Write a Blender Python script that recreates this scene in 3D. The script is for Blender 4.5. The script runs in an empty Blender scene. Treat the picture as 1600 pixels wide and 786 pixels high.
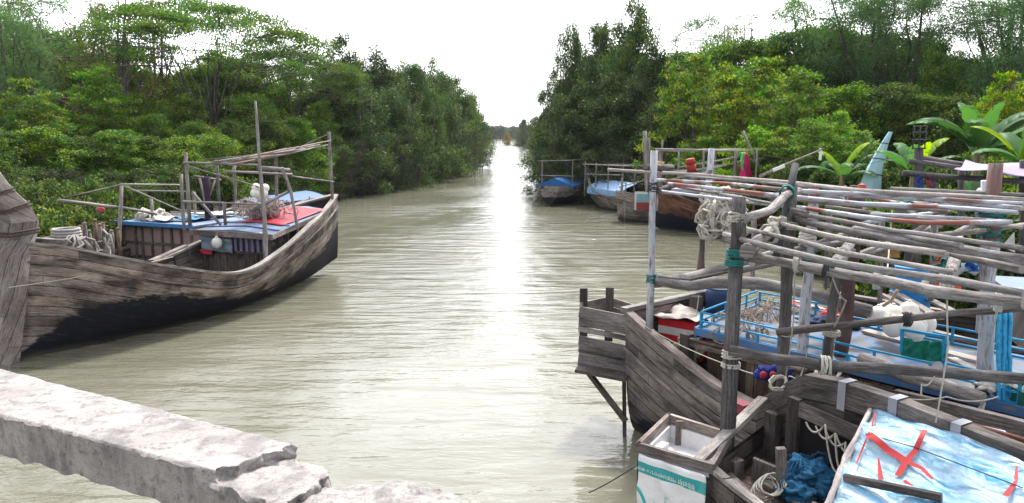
import bpy, math, random
import numpy as np
from mathutils import Vector, Matrix
S = bpy.context.scene
COL = S.collection
PI = math.pi
# ---------------------------------------------------------------- camera, sky, sun, exposure
F_PX, CX, CY, CAM_H = 1150.0, 800.0, 393.0, 5.0
PITCH = math.atan2(CY - 212.0, F_PX)
cam_data = bpy.data.cameras.new('camera'); cam = bpy.data.objects.new('camera', cam_data); COL.objects.link(cam)
cam.location = (0, 0, CAM_H); cam.rotation_euler = (PI/2 - PITCH, 0, 0)
cam_data.sensor_width = 36.0; cam_data.lens = 36.0 * F_PX / 1600.0
cam_data.clip_start = 0.1; cam_data.clip_end = 6000
S.camera = cam
SUN_EL, SUN_AZ = math.radians(58), math.radians(20)        # azimuth from +Y towards +X
world = bpy.data.worlds.new('World'); S.world = world; world.use_nodes = True
wn, wl = world.node_tree.nodes, world.node_tree.links
wn.clear()
sky = wn.new('ShaderNodeTexSky'); sky.sky_type = 'NISHITA'; sky.sun_disc = False
sky.sun_elevation = SUN_EL; sky.sun_rotation = SUN_AZ; sky.air_density = 1.0; sky.dust_density = 3.0
hsv = wn.new('ShaderNodeHueSaturation'); hsv.inputs['Saturation'].default_value = 0.22; hsv.inputs['Value'].default_value = 1.25
tc = wn.new('ShaderNodeTexCoord'); cn = wn.new('ShaderNodeTexNoise'); cn.inputs['Scale'].default_value = 2.2; cn.inputs['Detail'].default_value = 6
cr = wn.new('ShaderNodeMapRange'); cr.inputs[1].default_value = 0.35; cr.inputs[2].default_value = 0.7; cr.inputs[3].default_value = 0.25; cr.inputs[4].default_value = 0.75
mixc = wn.new('ShaderNodeMix'); mixc.data_type = 'RGBA'; mixc.inputs[7].default_value = (9.4, 9.6, 10.2, 1)   # thin bright cloud
bg = wn.new('ShaderNodeBackground'); bg.inputs['Strength'].default_value = 0.10
wo = wn.new('ShaderNodeOutputWorld')
wl.new(sky.outputs[0], hsv.inputs['Color']); wl.new(tc.outputs['Generated'], cn.inputs['Vector']); wl.new(cn.outputs[0], cr.inputs[0])
wl.new(cr.outputs[0], mixc.inputs[0]); wl.new(hsv.outputs[0], mixc.inputs[6])
# the cloud is brighter on the side of the veiled sun, ahead and above the river
nrm_ = wn.new('ShaderNodeVectorMath'); nrm_.operation = 'NORMALIZE'; sxyz = wn.new('ShaderNodeSeparateXYZ'); fl2 = wn.new('ShaderNodeVectorMath'); fl2.operation = 'MULTIPLY'; fl2.inputs[1].default_value = (1, 1, .12)
fn2 = wn.new('ShaderNodeVectorMath'); fn2.operation = 'NORMALIZE'; dotn = wn.new('ShaderNodeVectorMath'); dotn.operation = 'DOT_PRODUCT'; dotn.inputs[1].default_value = (math.sin(math.radians(2)), math.cos(math.radians(2)), 0)
wl.new(tc.outputs['Generated'], nrm_.inputs[0]); wl.new(nrm_.outputs[0], fl2.inputs[0]); wl.new(fl2.outputs[0], fn2.inputs[0]); wl.new(fn2.outputs[0], dotn.inputs[0])
glow = wn.new('ShaderNodeMapRange'); glow.interpolation_type = 'SMOOTHSTEP'; glow.inputs[1].default_value = .42; glow.inputs[2].default_value = .985; glow.inputs[3].default_value = .9; glow.inputs[4].default_value = 2.15
mulg = wn.new('ShaderNodeVectorMath'); mulg.operation = 'SCALE'
wl.new(dotn.outputs['Value'], glow.inputs[0]); wl.new(glow.outputs[0], mulg.inputs['Scale'])
wl.new(mixc.outputs[2], mulg.inputs[0]); wl.new(mulg.outputs[0], bg.inputs['Color']); wl.new(bg.outputs[0], wo.inputs[0])
sd = bpy.data.lights.new('sun', 'SUN'); sd.energy = 2.6; sd.angle = math.radians(7); sd.color = (1.0, 0.95, 0.88)
sun = bpy.data.objects.new('sun', sd); COL.objects.link(sun)
sun.rotation_euler = (PI/2 - SUN_EL, 0, PI - SUN_AZ)
S.view_settings.view_transform = 'Standard'; S.view_settings.look = 'None'; S.view_settings.gamma = 1; S.view_settings.exposure = 1.1
S.view_settings.use_curve_mapping = False

# ---------------------------------------------------------------- picture measurements -> places in the world
def ray(px, py):
    dx = (px - CX) / F_PX; dy = -(py - CY) / F_PX
    c, s = math.cos(PITCH), math.sin(PITCH)
    return Vector((dx, c + dy*s, -s + dy*c))
def P(px, py, D):
    r = ray(px, py); return Vector((0, 0, CAM_H)) + r * (D / r.y)
def G(px, py, z=0.0):
    r = ray(px, py); return Vector((0, 0, CAM_H)) + r * ((z - CAM_H) / r.z)
def PX(v):
    c, s = math.cos(PITCH), math.sin(PITCH)
    x, y, z = v[0], v[1], v[2] - CAM_H
    f = y*c - z*s; u = y*s + z*c
    return (CX + F_PX*x/f, CY - F_PX*u/f)

# ---------------------------------------------------------------- object bookkeeping
ORIG = {}
def tag(o, label, cat, group=None, kind=None):
    o['label'] = label
    if cat: o['category'] = cat
    if group: o['group'] = group
    if kind: o['kind'] = kind
    return o
def thing(name, label, cat, loc, group=None):
    o = bpy.data.objects.new(name, None); COL.objects.link(o); o.location = loc; o.empty_display_size = 0.3
    ORIG[o.name] = Vector(loc)
    return tag(o, label, cat, group)
def link_mesh(name, me, parent=None, mat=None):
    o = bpy.data.objects.new(name, me); COL.objects.link(o)
    if mat is not None and not me.materials: me.materials.append(mat)
    if parent is not None:
        o.parent = parent; ORIG[o.name] = ORIG[parent.name]
    else: ORIG[o.name] = Vector((0, 0, 0))
    return o
def nv(v): return Vector(v).normalized()

class MB:
    """collects shapes in world space, links them as one mesh; UV in metres, u along the grain"""
    def __init__(s): s.v = []; s.f = []; s.uv = []; s.z = []; s.has2 = False; s.sm = []
    def face(s, idx, uvs, sm=False, z=None):
        s.f.append(idx); s.uv += list(uvs); s.sm.append(sm); s.z += list(z) if z else [(0, 0)]*len(idx)
    def box(s, c, size, ax=(1,0,0), up=(0,0,1)):
        a = nv(ax); u = Vector(up); b = u.cross(a).normalized(); u = a.cross(b).normalized()
        c = Vector(c); hx, hy, hz = size[0]/2, size[1]/2, size[2]/2
        n = len(s.v); ro = random.random()*7
        for i in (-1, 1):
            for j in (-1, 1):
                for k in (-1, 1): s.v.append(c + a*hx*i + b*hy*j + u*hz*k)
        # order index = i*4+j*2+k
        L = sorted(((size[0], 0), (size[1], 1), (size[2], 2)))[2][1]
        def uvf(i, ax_n):
            co = [(i >> 2 & 1)*size[0], (i >> 1 & 1)*size[1], (i & 1)*size[2]]
            g = co[L] if L != ax_n else 0
            o = [co[q] for q in range(3) if q not in (L, ax_n)]
            return (g + ro, sum(o) + ro*.37 + ax_n*.31)
        for fc, axn in (((0,1,3,2), 0), ((4,6,7,5), 0), ((0,4,5,1), 1), ((2,3,7,6), 1), ((0,2,6,4), 2), ((1,5,7,3), 2)):
            s.face([n+i for i in fc], [uvf(i, axn) for i in fc])
        return s
    def plank(s, p0, p1, w, t, up=(0,0,1), over=0.0):
        p0, p1 = Vector(p0), Vector(p1); d = p1 - p0
        return s.box((p0+p1)/2, (d.length + over, w, t), d, up)
    def tube(s, pts, rad, n=8, cap=True, jit=0.0, smooth=True, seed=0):
        pts = [Vector(p) for p in pts]; m = len(pts)
        if not hasattr(rad, '__len__'): rad = [rad]*m
        rnd = random.Random(seed + m*17 + int(abs(pts[0].x)*100))
        base = len(s.v); ul = 0; us = []; ro = rnd.random()*9; prev = None
        for i, p in enumerate(pts):
            d = (pts[min(i+1, m-1)] - pts[max(i-1, 0)])
            if d.length < 1e-9: d = Vector((0,0,1))
            d.normalize()
            if prev is None:
                a = d.cross(Vector((0,0,1)) if abs(d.z) < .9 else Vector((1,0,0))).normalized()
            else:
                a = (prev - d*prev.dot(d)); a = a.normalized() if a.length > 1e-6 else d.orthogonal().normalized()
            prev = a; b = d.cross(a)
            if i: ul += (p - pts[i-1]).length
            us.append(ul)
            for k in range(n):
                t = 2*PI*k/n; r = rad[i]*(1 + jit*(rnd.random()-.5))
                s.v.append(p + a*math.cos(t)*r + b*math.sin(t)*r)
        for i in range(m-1):
            per = 2*PI*max(rad[i], .005)
            for k in range(n):
                k2 = (k+1) % n
                s.face([base+i*n+k, base+i*n+k2, base+(i+1)*n+k2, base+(i+1)*n+k],
                       [(us[i]+ro, per*k/n), (us[i]+ro, per*(k+1)/n), (us[i+1]+ro, per*(k+1)/n), (us[i+1]+ro, per*k/n)], smooth)
        if cap:
            s.face([base+k for k in range(n)][::-1], [(math.cos(2*PI*k/n)*rad[0]*.2+ro, math.sin(2*PI*k/n)*rad[0]) for k in range(n)][::-1])
            q = base+(m-1)*n
            s.face([q+k for k in range(n)], [(math.cos(2*PI*k/n)*rad[-1]*.2+ro, math.sin(2*PI*k/n)*rad[-1]) for k in range(n)])
        return s
    def grid(s, rows, uvs=None, zs=None, smooth=True, flip=False, close=False):
        m, n = len(rows), len(rows[0]); base = len(s.v)
        for r in rows: s.v += [Vector(p) for p in r]
        if uvs is None:
            uvs = [[(i*1.0, j*1.0) for j in range(n)] for i in range(m)]
            ul = 0
            for i in range(m):
                if i: ul += (Vector(rows[i][n//2]) - Vector(rows[i-1][n//2])).length
                vl = 0
                for j in range(n):
                    if j: vl += (Vector(rows[i][j]) - Vector(rows[i][j-1])).length
                    uvs[i][j] = (ul, vl)
        for i in range(m-1):
            for j in range(n-1):
                ids = [(i, j), (i+1, j), (i+1, j+1), (i, j+1)]
                if flip: ids = ids[::-1]
                s.face([base + a*n + b for a, b in ids], [uvs[a][b] for a, b in ids], smooth, [zs[a][b] for a, b in ids] if zs else None)
        if zs: s.has2 = True
        return s
    def poly(s, pts, uvs=None):
        base = len(s.v); s.v += [Vector(p) for p in pts]
        if uvs is None:
            p0 = Vector(pts[0]); a = (Vector(pts[1])-p0).normalized(); nn = a.cross(Vector(pts[-1])-p0).normalized(); b = nn.cross(a)
            uvs = [((Vector(p)-p0).dot(a), (Vector(p)-p0).dot(b)) for p in pts]
        s.face(list(range(base, base+len(pts))), uvs); return s
    def ball(s, c, r, n=10, m=7, sq=(1,1,1), wob=0.0, seed=1):
        rnd = random.Random(seed); c = Vector(c); rows = []
        for i in range(m+1):
            th = PI*i/m; row = []
            for k in range(n):
                ph = 2*PI*k/n; rr = r*(1 + (wob*(rnd.random()-.5) if 0 < i < m else 0))
                row.append(c + Vector((math.sin(th)*math.cos(ph)*rr*sq[0], math.sin(th)*math.sin(ph)*rr*sq[1], math.cos(th)*rr*sq[2])))
            row.append(row[0]); rows.append(row)
        return s.grid(rows, flip=False)
    def build(s, name, mat, parent=None, label=None, sharp=True):
        org = ORIG[parent.name] if parent is not None else Vector((0,0,0))
        if parent is None and s.v:            # top-level mesh: origin at its own base
            A = np.array([tuple(v) for v in s.v]); org = Vector((A[:,0].mean(), A[:,1].mean(), A[:,2].min()))
        me = bpy.data.meshes.new(name)
        me.from_pydata([tuple(v - org) for v in s.v], [], s.f)
        uvl = me.uv_layers.new(name='UVMap'); uvl.data.foreach_set('uv', np.array(s.uv, dtype=np.float32).ravel())
        if s.has2:
            u2 = me.uv_layers.new(name='UV2'); u2.data.foreach_set('uv', np.array(s.z, dtype=np.float32).ravel())
        me.polygons.foreach_set('use_smooth', np.array(s.sm, dtype=bool))
        me.materials.append(mat)
        o = bpy.data.objects.new(name, me); COL.objects.link(o)
        if parent is not None: o.parent = parent; ORIG[o.name] = org
        else: o.location = org; ORIG[o.name] = org
        if label: o['label'] = label
        return o

# ---------------------------------------------------------------- materials
MATS = {}
class NT:
    def __init__(s, name):
        s.m = bpy.data.materials.new(name); s.m.use_nodes = True; s.n = s.m.node_tree.nodes; s.l = s.m.node_tree.links
        s.bsdf = s.n['Principled BSDF']; s.out = s.n['Material Output']
    def add(s, t, **kw):
        x = s.n.new(t)
        for k, v in kw.items():
            if k.startswith('i_'):
                x.inputs[k[2:].replace('_', ' ')].default_value = v
            else: setattr(x, k, v)
        return x
    def noise(s, vec, scale, detail=4, rough=.55, sc3=None):
        if sc3:
            mp = s.n.new('ShaderNodeMapping'); mp.inputs['Scale'].default_value = sc3; s.l.new(vec, mp.inputs['Vector']); vec = mp.outputs[0]
        x = s.n.new('ShaderNodeTexNoise'); x.inputs['Scale'].default_value = scale; x.inputs['Detail'].default_value = detail; x.inputs['Roughness'].default_value = rough
        s.l.new(vec, x.inputs['Vector']); return x.outputs[0]
    def ramp(s, fac, stops):
        x = s.n.new('ShaderNodeValToRGB'); e = x.color_ramp.elements
        while len(e) < len(stops): e.new(.5)
        for i, (p, c) in enumerate(stops): e[i].position = p; e[i].color = (*c, 1) if len(c) == 3 else c
        s.l.new(fac, x.inputs[0]); return x.outputs[0]
    def mix(s, fac, a, b, mode='MIX'):
        x = s.n.new('ShaderNodeMix'); x.data_type = 'RGBA'; x.blend_type = mode
        for sock, val in ((x.inputs[0], fac), (x.inputs[6], a), (x.inputs[7], b)):
            if hasattr(val, 'is_linked'): s.l.new(val, sock)
            elif isinstance(val, (int, float)): sock.default_value = val if sock.type == 'VALUE' else (val, val, val, 1)
            else: sock.default_value = (*val, 1)
        return x.outputs[2]
    def math(s, op, a, b=0.0, c=0.0):
        x = s.n.new('ShaderNodeMath'); x.operation = op
        for i, val in enumerate((a, b, c)):
            if hasattr(val, 'is_linked'): s.l.new(val, x.inputs[i])
            else: x.inputs[i].default_value = val
        return x.outputs[0]
    def rng(s, v, a, b, c=0.0, d=1.0, smooth=False):
        x = s.n.new('ShaderNodeMapRange'); x.inputs[1].default_value = a; x.inputs[2].default_value = b; x.inputs[3].default_value = c; x.inputs[4].default_value = d
        if smooth: x.interpolation_type = 'SMOOTHSTEP'
        s.l.new(v, x.inputs[0]); return x.outputs[0]
    def uv(s, name='UVMap'):
        x = s.n.new('ShaderNodeUVMap'); x.uv_map = name; return x.outputs[0]
    def sep(s, v):
        x = s.n.new('ShaderNodeSeparateXYZ'); s.l.new(v, x.inputs[0]); return x.outputs
    def bump(s, h, strength=.4, dist=.02):
        x = s.n.new('ShaderNodeBump'); x.inputs['Strength'].default_value = strength; x.inputs['Distance'].default_value = dist
        s.l.new(h, x.inputs['Height']); s.l.new(x.outputs[0], s.bsdf.inputs['Normal']); return x.outputs[0]
    def col(s, c):
        if hasattr(c, 'is_linked'): s.l.new(c, s.bsdf.inputs['Base Color'])
        else: s.bsdf.inputs['Base Color'].default_value = (*c, 1)
    def rough(s, v):
        if hasattr(v, 'is_linked'): s.l.new(v, s.bsdf.inputs['Roughness'])
        else: s.bsdf.inputs['Roughness'].default_value = v

def wood(name, dark, light, plank=0.0, tar=False, stain=0.5, tarcol=(.008,.009,.016), grain=1.0, moss=0.0):
    """weathered timber; plank = board width in metres across the grain (v)"""
    if name in MATS: return MATS[name]
    def greyer(c, k): m_ = sum(c)/3; return tuple(m_*k*(.99, .985, 1.01)[i_] + x*(1-k) for i_, x in enumerate(c))
    k_ = 0 if ('red' in name or 'ochre' in name or 'stake' in name) else .5
    dark = tuple(x*.6 for x in greyer(dark, k_)); light = tuple(x*1.08 for x in greyer(light, k_))
    t = NT(name); uv = t.uv(); oi = t.n.new('ShaderNodeObjectInfo').outputs['Random']
    g = t.noise(uv, 3.0*grain, 6, .65, (1.2, 16, 1))
    g2 = t.noise(uv, 9.0*grain, 5, .7, (1.0, 30, 1))
    blo = t.noise(uv, 1.1, 5, .6, (1, 2.2, 1))
    c = t.ramp(g, [(.3, dark), (.52, tuple((a+b)/2 for a, b in zip(dark, light))), (.72, light)])
    c = t.mix(t.rng(t.noise(uv, .8, 4, .6, (1, 1.6, 1)), .5, .62, 0, .45), c, tuple(min(x*1.45, .55) for x in light)); c = t.mix(t.rng(blo, .47, .60, 0, stain), c, tuple(x*.32 for x in dark))
    fine = t.noise(uv, 16*grain, 8, .8, (1, 9, 1)); c = t.mix(1.0, c, t.ramp(fine, [(.36, (.36,.35,.36)), (.5, (.95,.95,.95)), (.66, (1.45,1.44,1.42))]), 'MULTIPLY')
    crk = t.noise(uv, 5*grain, 4, .6, (.5, 34, 1)); c = t.mix(t.rng(crk, .60, .66, 0, .85), c, tuple(x*.18 for x in dark))
    if moss: c = t.mix(t.rng(t.noise(uv, 2.3, 4), .5, .66, 0, moss), c, (.16, .07, .03))
    h = t.math('ADD', t.math('MULTIPLY', g, .6), t.math('MULTIPLY', g2, .4))
    if plank:
        v = t.sep(uv)[1]; u = t.sep(uv)[0]
        q = t.math('DIVIDE', v, plank); fl = t.math('FLOOR', q); fr = t.math('FRACT', q)
        wn_ = t.n.new('ShaderNodeTexWhiteNoise'); wn_.noise_dimensions = '2D'
        cmb = t.n.new('ShaderNodeCombineXYZ'); t.l.new(fl, cmb.inputs[0])
        # butt joints: boards about 2.7 m long, offset per strake
        wj = t.n.new('ShaderNodeTexWhiteNoise'); wj.noise_dimensions = '1D'; t.l.new(fl, wj.inputs['W'])
        uu = t.math('DIVIDE', t.math('ADD', u, t.math('MULTIPLY', wj.outputs[0], 2.7)), 2.7)
        t.l.new(t.math('FLOOR', uu), cmb.inputs[1]); t.l.new(cmb.outputs[0], wn_.inputs['Vector'])
        c = t.mix(1.0, c, t.ramp(wn_.outputs[0], [(0, (.62,.60,.62)), (1, (1.3,1.26,1.2))]), 'MULTIPLY')
        edge = t.math('MINIMUM', fr, t.math('SUBTRACT', 1.0, fr))
        seam = t.rng(t.math('ADD', edge, t.math('MULTIPLY', t.math('SUBTRACT', t.noise(uv, 6, 3), .5), .10)), 0.0, .07/max(plank/.2, .4))
        ju = t.math('FRACT', uu); je = t.rng(t.math('MINIMUM', ju, t.math('SUBTRACT', 1.0, ju)), 0, .004)
        seam = t.math('MULTIPLY', seam, t.rng(je, 0, 1, .4, 1))
        c = t.mix(seam, tuple(x*.12 for x in dark), c)
        h = t.math('ADD', t.math('MULTIPLY', h, .35), seam)
    c = t.mix(1.0, c, t.ramp(oi, [(0, (.82,.82,.84)), (1, (1.15,1.1,1.06))]), 'MULTIPLY')
    rgh = 0.85
    if tar:
        z = t.sep(t.uv('UV2'))[1]
        nz = t.math('SUBTRACT', t.noise(uv, 1.6, 7, .72, (1, 2.6, 1)), .5)
        k = t.rng(t.math('ADD', z, t.math('MULTIPLY', nz, .95)), -.05, .06, 1, 0)
        tc_ = t.mix(t.rng(t.noise(uv, 2.5, 6, .7, (1, 5, 1)), .54, .72), tarcol, tuple(x*.45 + .02 for x in dark))
        c = t.mix(k, c, tc_); t.rough(t.rng(k, 0, 1, .88, .75))
        # wet silt line near the water
        zz = t.sep(t.uv('UV2'))[0]
        c = t.mix(t.rng(t.math('ADD', zz, t.math('MULTIPLY', nz, .25)), .02, .16, .8, 0), c, (.07,.065,.05))
    else: t.rough(rgh)
    t.col(c); t.bump(h, .7, .012)
    t.bsdf.inputs['Specular IOR Level'].default_value = .25
    MATS[name] = t.m; return t.m

def paint(name, base, wear=(.25,.2,.17), amt=.35, rough=.6, scale=2.5, stretch=(1,4,1), spec=.3):
    """worn paint over something else"""
    if name in MATS: return MATS[name]
    t = NT(name); uv = t.uv()
    n = t.noise(uv, scale, 7, .72, stretch); n2 = t.noise(uv, scale*.4, 3)
    c = t.mix(t.rng(n2, .3, .7), tuple(x*.8 for x in base), tuple(min(x*1.12, .9) for x in base))
    c = t.mix(t.rng(n, .74-amt*.5, .80-amt*.5), c, wear)
    t.col(c); t.rough(rough); t.bump(n, .3, .006); t.bsdf.inputs['Specular IOR Level'].default_value = spec
    MATS[name] = t.m; return t.m

def pole_paint(name, white=(.42,.44,.49), rust=(.24,.075,.055), band=1.3, cover=.15):
    """a pole once painted in white and red bands, flaking to grey wood"""
    if name in MATS: return MATS[name]
    t = NT(name); uv = t.uv(); oi = t.n.new('ShaderNodeObjectInfo').outputs['Random']
    cmb = t.n.new('ShaderNodeCombineXYZ'); t.l.new(t.sep(uv)[0], cmb.inputs[0]); t.l.new(t.math('MULTIPLY', oi, 50.0), cmb.inputs[1])
    b = t.noise(cmb.outputs[0], band, 1, .4)
    n = t.noise(uv, 5, 7, .75, (1, 4, 1))
    c = t.mix(t.rng(t.math('ADD', b, t.math('MULTIPLY', t.math('SUBTRACT', n, .5), .18)), .53, .56), white, rust)
    c = t.mix(t.rng(t.noise(uv, 3.2, 7, .75, (1, 6, 1)), .50+cover*.1, .58+cover*.1), c, (.17,.14,.14))
    t.col(c); t.rough(.75); t.bump(n, .4, .006); MATS[name] = t.m; return t.m

def plain(name, col, rough=.7, var=.25, scale=6, spec=.3, bump=.2, metal=0.0, trans=0.0):
    if name in MATS: return MATS[name]
    t = NT(name); g = t.n.new('ShaderNodeTexCoord').outputs['Object']
    n = t.noise(g, scale, 5, .6)
    t.col(t.ramp(n, [(.25, tuple(x*(1-var) for x in col)), (.75, tuple(min(1, x*(1+var)) for x in col))]))
    t.rough(rough); t.bsdf.inputs['Specular IOR Level'].default_value = spec; t.bsdf.inputs['Metallic'].default_value = metal
    if bump: t.bump(n, bump, .01)
    MATS[name] = t.m; return t.m

def leafmat(name, c1, c2, c3=None, yel=0.0, transl=.35, clump=.35):
    """foliage: c1 dark, c2 light leaf colour, varying by leaf and by clump"""
    t = NT(name); t.n.remove(t.bsdf)
    geo = t.n.new('ShaderNodeNewGeometry'); oi = t.n.new('ShaderNodeObjectInfo').outputs['Random']
    ob = t.n.new('ShaderNodeTexCoord').outputs['Object']
    isl = geo.outputs['Random Per Island']
    nz = t.noise(ob, clump, 3, .6)
    f = t.math('ADD', t.math('MULTIPLY', isl, .45), t.math('MULTIPLY', t.rng(nz, .3, .7), .4)); f = t.math('ADD', f, t.math('MULTIPLY', oi, .2))
    c = t.ramp(f, [(.15, c1), (.9, c2)])
    if c3: c = t.mix(t.rng(t.math('ADD', t.math('MULTIPLY', isl, .5), t.noise(ob, clump*1.7, 2)), .80-yel*.3, .9-yel*.3), c, c3)
    hs = t.add('ShaderNodeHueSaturation'); t.l.new(t.rng(oi, 0, 1, .494, .514), hs.inputs['Hue']); wn_ = t.add('ShaderNodeTexWhiteNoise', noise_dimensions='1D'); t.l.new(oi, wn_.inputs['W']); t.l.new(t.rng(wn_.outputs[0], 0, 1, .58, 1.22), hs.inputs['Value']); t.l.new(t.rng(wn_.outputs[0], 0, 1, 1.0, 1.18), hs.inputs['Saturation']); t.l.new(c, hs.inputs['Color']); c = hs.outputs[0]
    d = t.add('ShaderNodeBsdfDiffuse'); tr = t.add('ShaderNodeBsdfTranslucent'); gl = t.add('ShaderNodeBsdfGlossy'); gl.inputs['Roughness'].default_value = .45
    t.l.new(c, d.inputs[0]); t.l.new(t.mix(1.0, c, (1.25, 1.35, .55), 'MULTIPLY'), tr.inputs[0])
    m = t.add('ShaderNodeMixShader'); m.inputs[0].default_value = transl; t.l.new(d.outputs[0], m.inputs[1]); t.l.new(tr.outputs[0], m.inputs[2])
    m2 = t.add('ShaderNodeMixShader'); m2.inputs[0].default_value = .022; t.l.new(m.outputs[0], m2.inputs[1]); t.l.new(gl.outputs[0], m2.inputs[2])
    t.l.new(m2.outputs[0], t.out.inputs[0]); return t.m

W_GREY  = wood('grey_weathered_wood', (.075,.064,.062), (.31,.275,.265))
W_DARK  = wood('dark_weathered_wood', (.035,.03,.03), (.15,.13,.125))
W_BROWN = wood('brown_wood', (.06,.038,.028), (.22,.15,.11), plank=.19)
W_PALE  = wood('pale_wood', (.16,.13,.11), (.42,.37,.32), stain=.2)
W_POLE  = wood('grey_pole_wood', (.12,.10,.095), (.40,.35,.33), stain=.25)
W_POLED = wood('dark_pole_wood', (.05,.043,.042), (.20,.175,.17), stain=.4)
W_BAMB  = wood('bamboo_pole', (.20,.17,.15), (.46,.42,.38), stain=.25)
W_PINK  = wood('reddish_bamboo_pole', (.20,.13,.11), (.42,.32,.27), stain=.1)
PP      = pole_paint('red_and_white_pole_paint')
PP_W    = pole_paint('flaking_white_pole_paint', band=.9, cover=.1, rust=(.16,.085,.075))
ROPE    = plain('pale_rope', (.42,.40,.35), .9, .3, 30)
ROPE_T  = plain('teal_rope', (.02,.16,.15), .8, .3, 30)
ROPE_D  = plain('dark_rope', (.05,.05,.055), .9, .3, 30)
FLOAT   = plain('white_float', (.72,.70,.66), .5, .08, 8, .4)
# ---------------------------------------------------------------- the setting: ground, river
def xl(y): return np.interp(y, [-60, 5, 30, 50, 66, 90, 115, 150, 260, 420, 560], [-30, -17, -15.5, -16.5, -15.4, -10.5, -6.0, -7.5, -13, -20, -30])
def xr(y): return np.interp(y, [-60, 0, 20, 34, 46, 58, 75, 110, 200, 330, 420, 560], [40, 22, 16.5, 14.5, 12.5, 7.5, 4.0, 5.5, 7.0, 6.0, 14, 30])
def smooth(x): x = np.clip(x, 0, 1); return x*x*(3-2*x)
def ground_z(x, y):
    d = np.minimum(x - xl(y), xr(y) - x)            # >0 inside the channel
    d = np.minimum(d, 575 - y)
    h = 1.1*smooth((-d + .5)/4.0) - 1.6*smooth(d/3.0) - .05
    return h + .18*np.sin(x*.9 + y*.35)*np.cos(y*.6 - x*.2)*smooth(-d/4)
def axis_pts(a, b, lo, hi, fine, far_n):
    mid = np.arange(a, b, fine); L = a - np.geomspace(fine, a - lo, far_n)[::-1]; R = b + np.geomspace(fine, hi - b, far_n)
    return np.concatenate([L, mid, R])
gx = axis_pts(-40, 45, -2500, 2500, 1.0, 22); gy = axis_pts(-10, 130, -400, 3500, 1.2, 40)
XX, YY = np.meshgrid(gx, gy); ZZ = ground_z(XX, YY)
V = np.stack([XX, YY, ZZ], -1).reshape(-1, 3); nx, ny = len(gx), len(gy)
ii, jj = np.meshgrid(np.arange(nx-1), np.arange(ny-1)); q = (jj*nx + ii).ravel()
gm = bpy.data.meshes.new('ground'); gm.from_pydata(V.tolist(), [], np.stack([q, q+1, q+nx+1, q+nx], -1).tolist())
gm.polygons.foreach_set('use_smooth', np.ones(len(gm.polygons), dtype=bool))
t = NT('bank_mud_and_grass'); ob = t.n.new('ShaderNodeTexCoord').outputs['Object']
n1 = t.noise(ob, .35, 6, .6); n2 = t.noise(ob, 5, 6, .7)
z = t.sep(ob)[2]
c = t.mix(t.rng(n1, .35, .65), (.035,.06,.018), (.07,.10,.03)); c = t.mix(t.rng(n2, .45, .7, 0, .7), c, (.10,.08,.055))
c = t.mix(t.rng(t.math('ADD', z, t.math('MULTIPLY', n1, .6)), .45, .9), (.085,.075,.06), c)
t.col(c); t.rough(.95); t.bump(n2, .8, .08)
gm.materials.append(t.m); go = link_mesh('ground', gm); go['kind'] = 'structure'; go['label'] = 'low muddy river bank grown with grass'

# water: a real rippled sheet near the camera, plain further out
t = NT('river_water'); ob = t.n.new('ShaderNodeTexCoord').outputs['Object']
wx = t.sep(ob)
def ripple(rot, sc, stretch, det=3, rough=.5, dist=.0):
    mp = t.n.new('ShaderNodeMapping'); mp.inputs['Rotation'].default_value = (0, 0, math.radians(rot)); mp.inputs['Scale'].default_value = (stretch, 1, 1)
    t.l.new(ob, mp.inputs[0]); x = t.n.new('ShaderNodeTexNoise'); x.inputs['Scale'].default_value = sc; x.inputs['Detail'].default_value = det; x.inputs['Roughness'].default_value = rough
    x.inputs['Distortion'].default_value = dist
    t.l.new(mp.outputs[0], x.inputs['Vector']); return x.outputs[0]
r1 = ripple(-34, 1.25, .20, 2, .45, .5); r2 = ripple(-22, 3.2, .30, 3, .55, .5); r3 = ripple(8, 11, .5, 3, .6)
lowf = t.noise(ob, .10, 4, .6, (1, .6, 1))
h = t.math('ADD', t.math('MULTIPLY', r1, 1.0), t.math('MULTIPLY', r2, .42)); h = t.math('ADD', h, t.math('MULTIPLY', r3, .13))
h = t.math('MULTIPLY', h, t.rng(lowf, .38, .62, .28, 1.45))
silt = t.noise(ob, .22, 4, .6, (1, .35, 1))
t.col(t.mix(t.rng(silt, .3, .7), (.124,.122,.090), (.156,.151,.114)))
t.rough(.085); t.bsdf.inputs['IOR'].default_value = 1.38; t.bsdf.inputs['Specular IOR Level'].default_value = .5
bp = t.bump(h, 1.0, .13)
WATER = t.m
wv = MB(); wv.grid([[(-400, -60, 0), (400, -60, 0)], [(-400, 640, 0), (400, 640, 0)]], smooth=False, flip=True)
wo_ = wv.build('river', WATER); wo_['kind'] = 'structure'; wo_['label'] = 'muddy olive river with wind ripples'

# thin moist air over the creek
hz = NT('moist_air'); hz.n.remove(hz.bsdf); pv = hz.add('ShaderNodeVolumePrincipled'); pv.inputs['Color'].default_value = (.93, .96, 1, 1); pv.inputs['Density'].default_value = .0001; pv.inputs['Anisotropy'].default_value = .3
hz.l.new(pv.outputs[0], hz.out.inputs['Volume'])
hb_ = MB(); hb_.box((0, 1550, 17.0), (5200, 4200, 40.0)); ho = hb_.build('haze', hz.m); tag(ho, 'faint pale haze in the air over the river', None, None, 'stuff')
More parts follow.
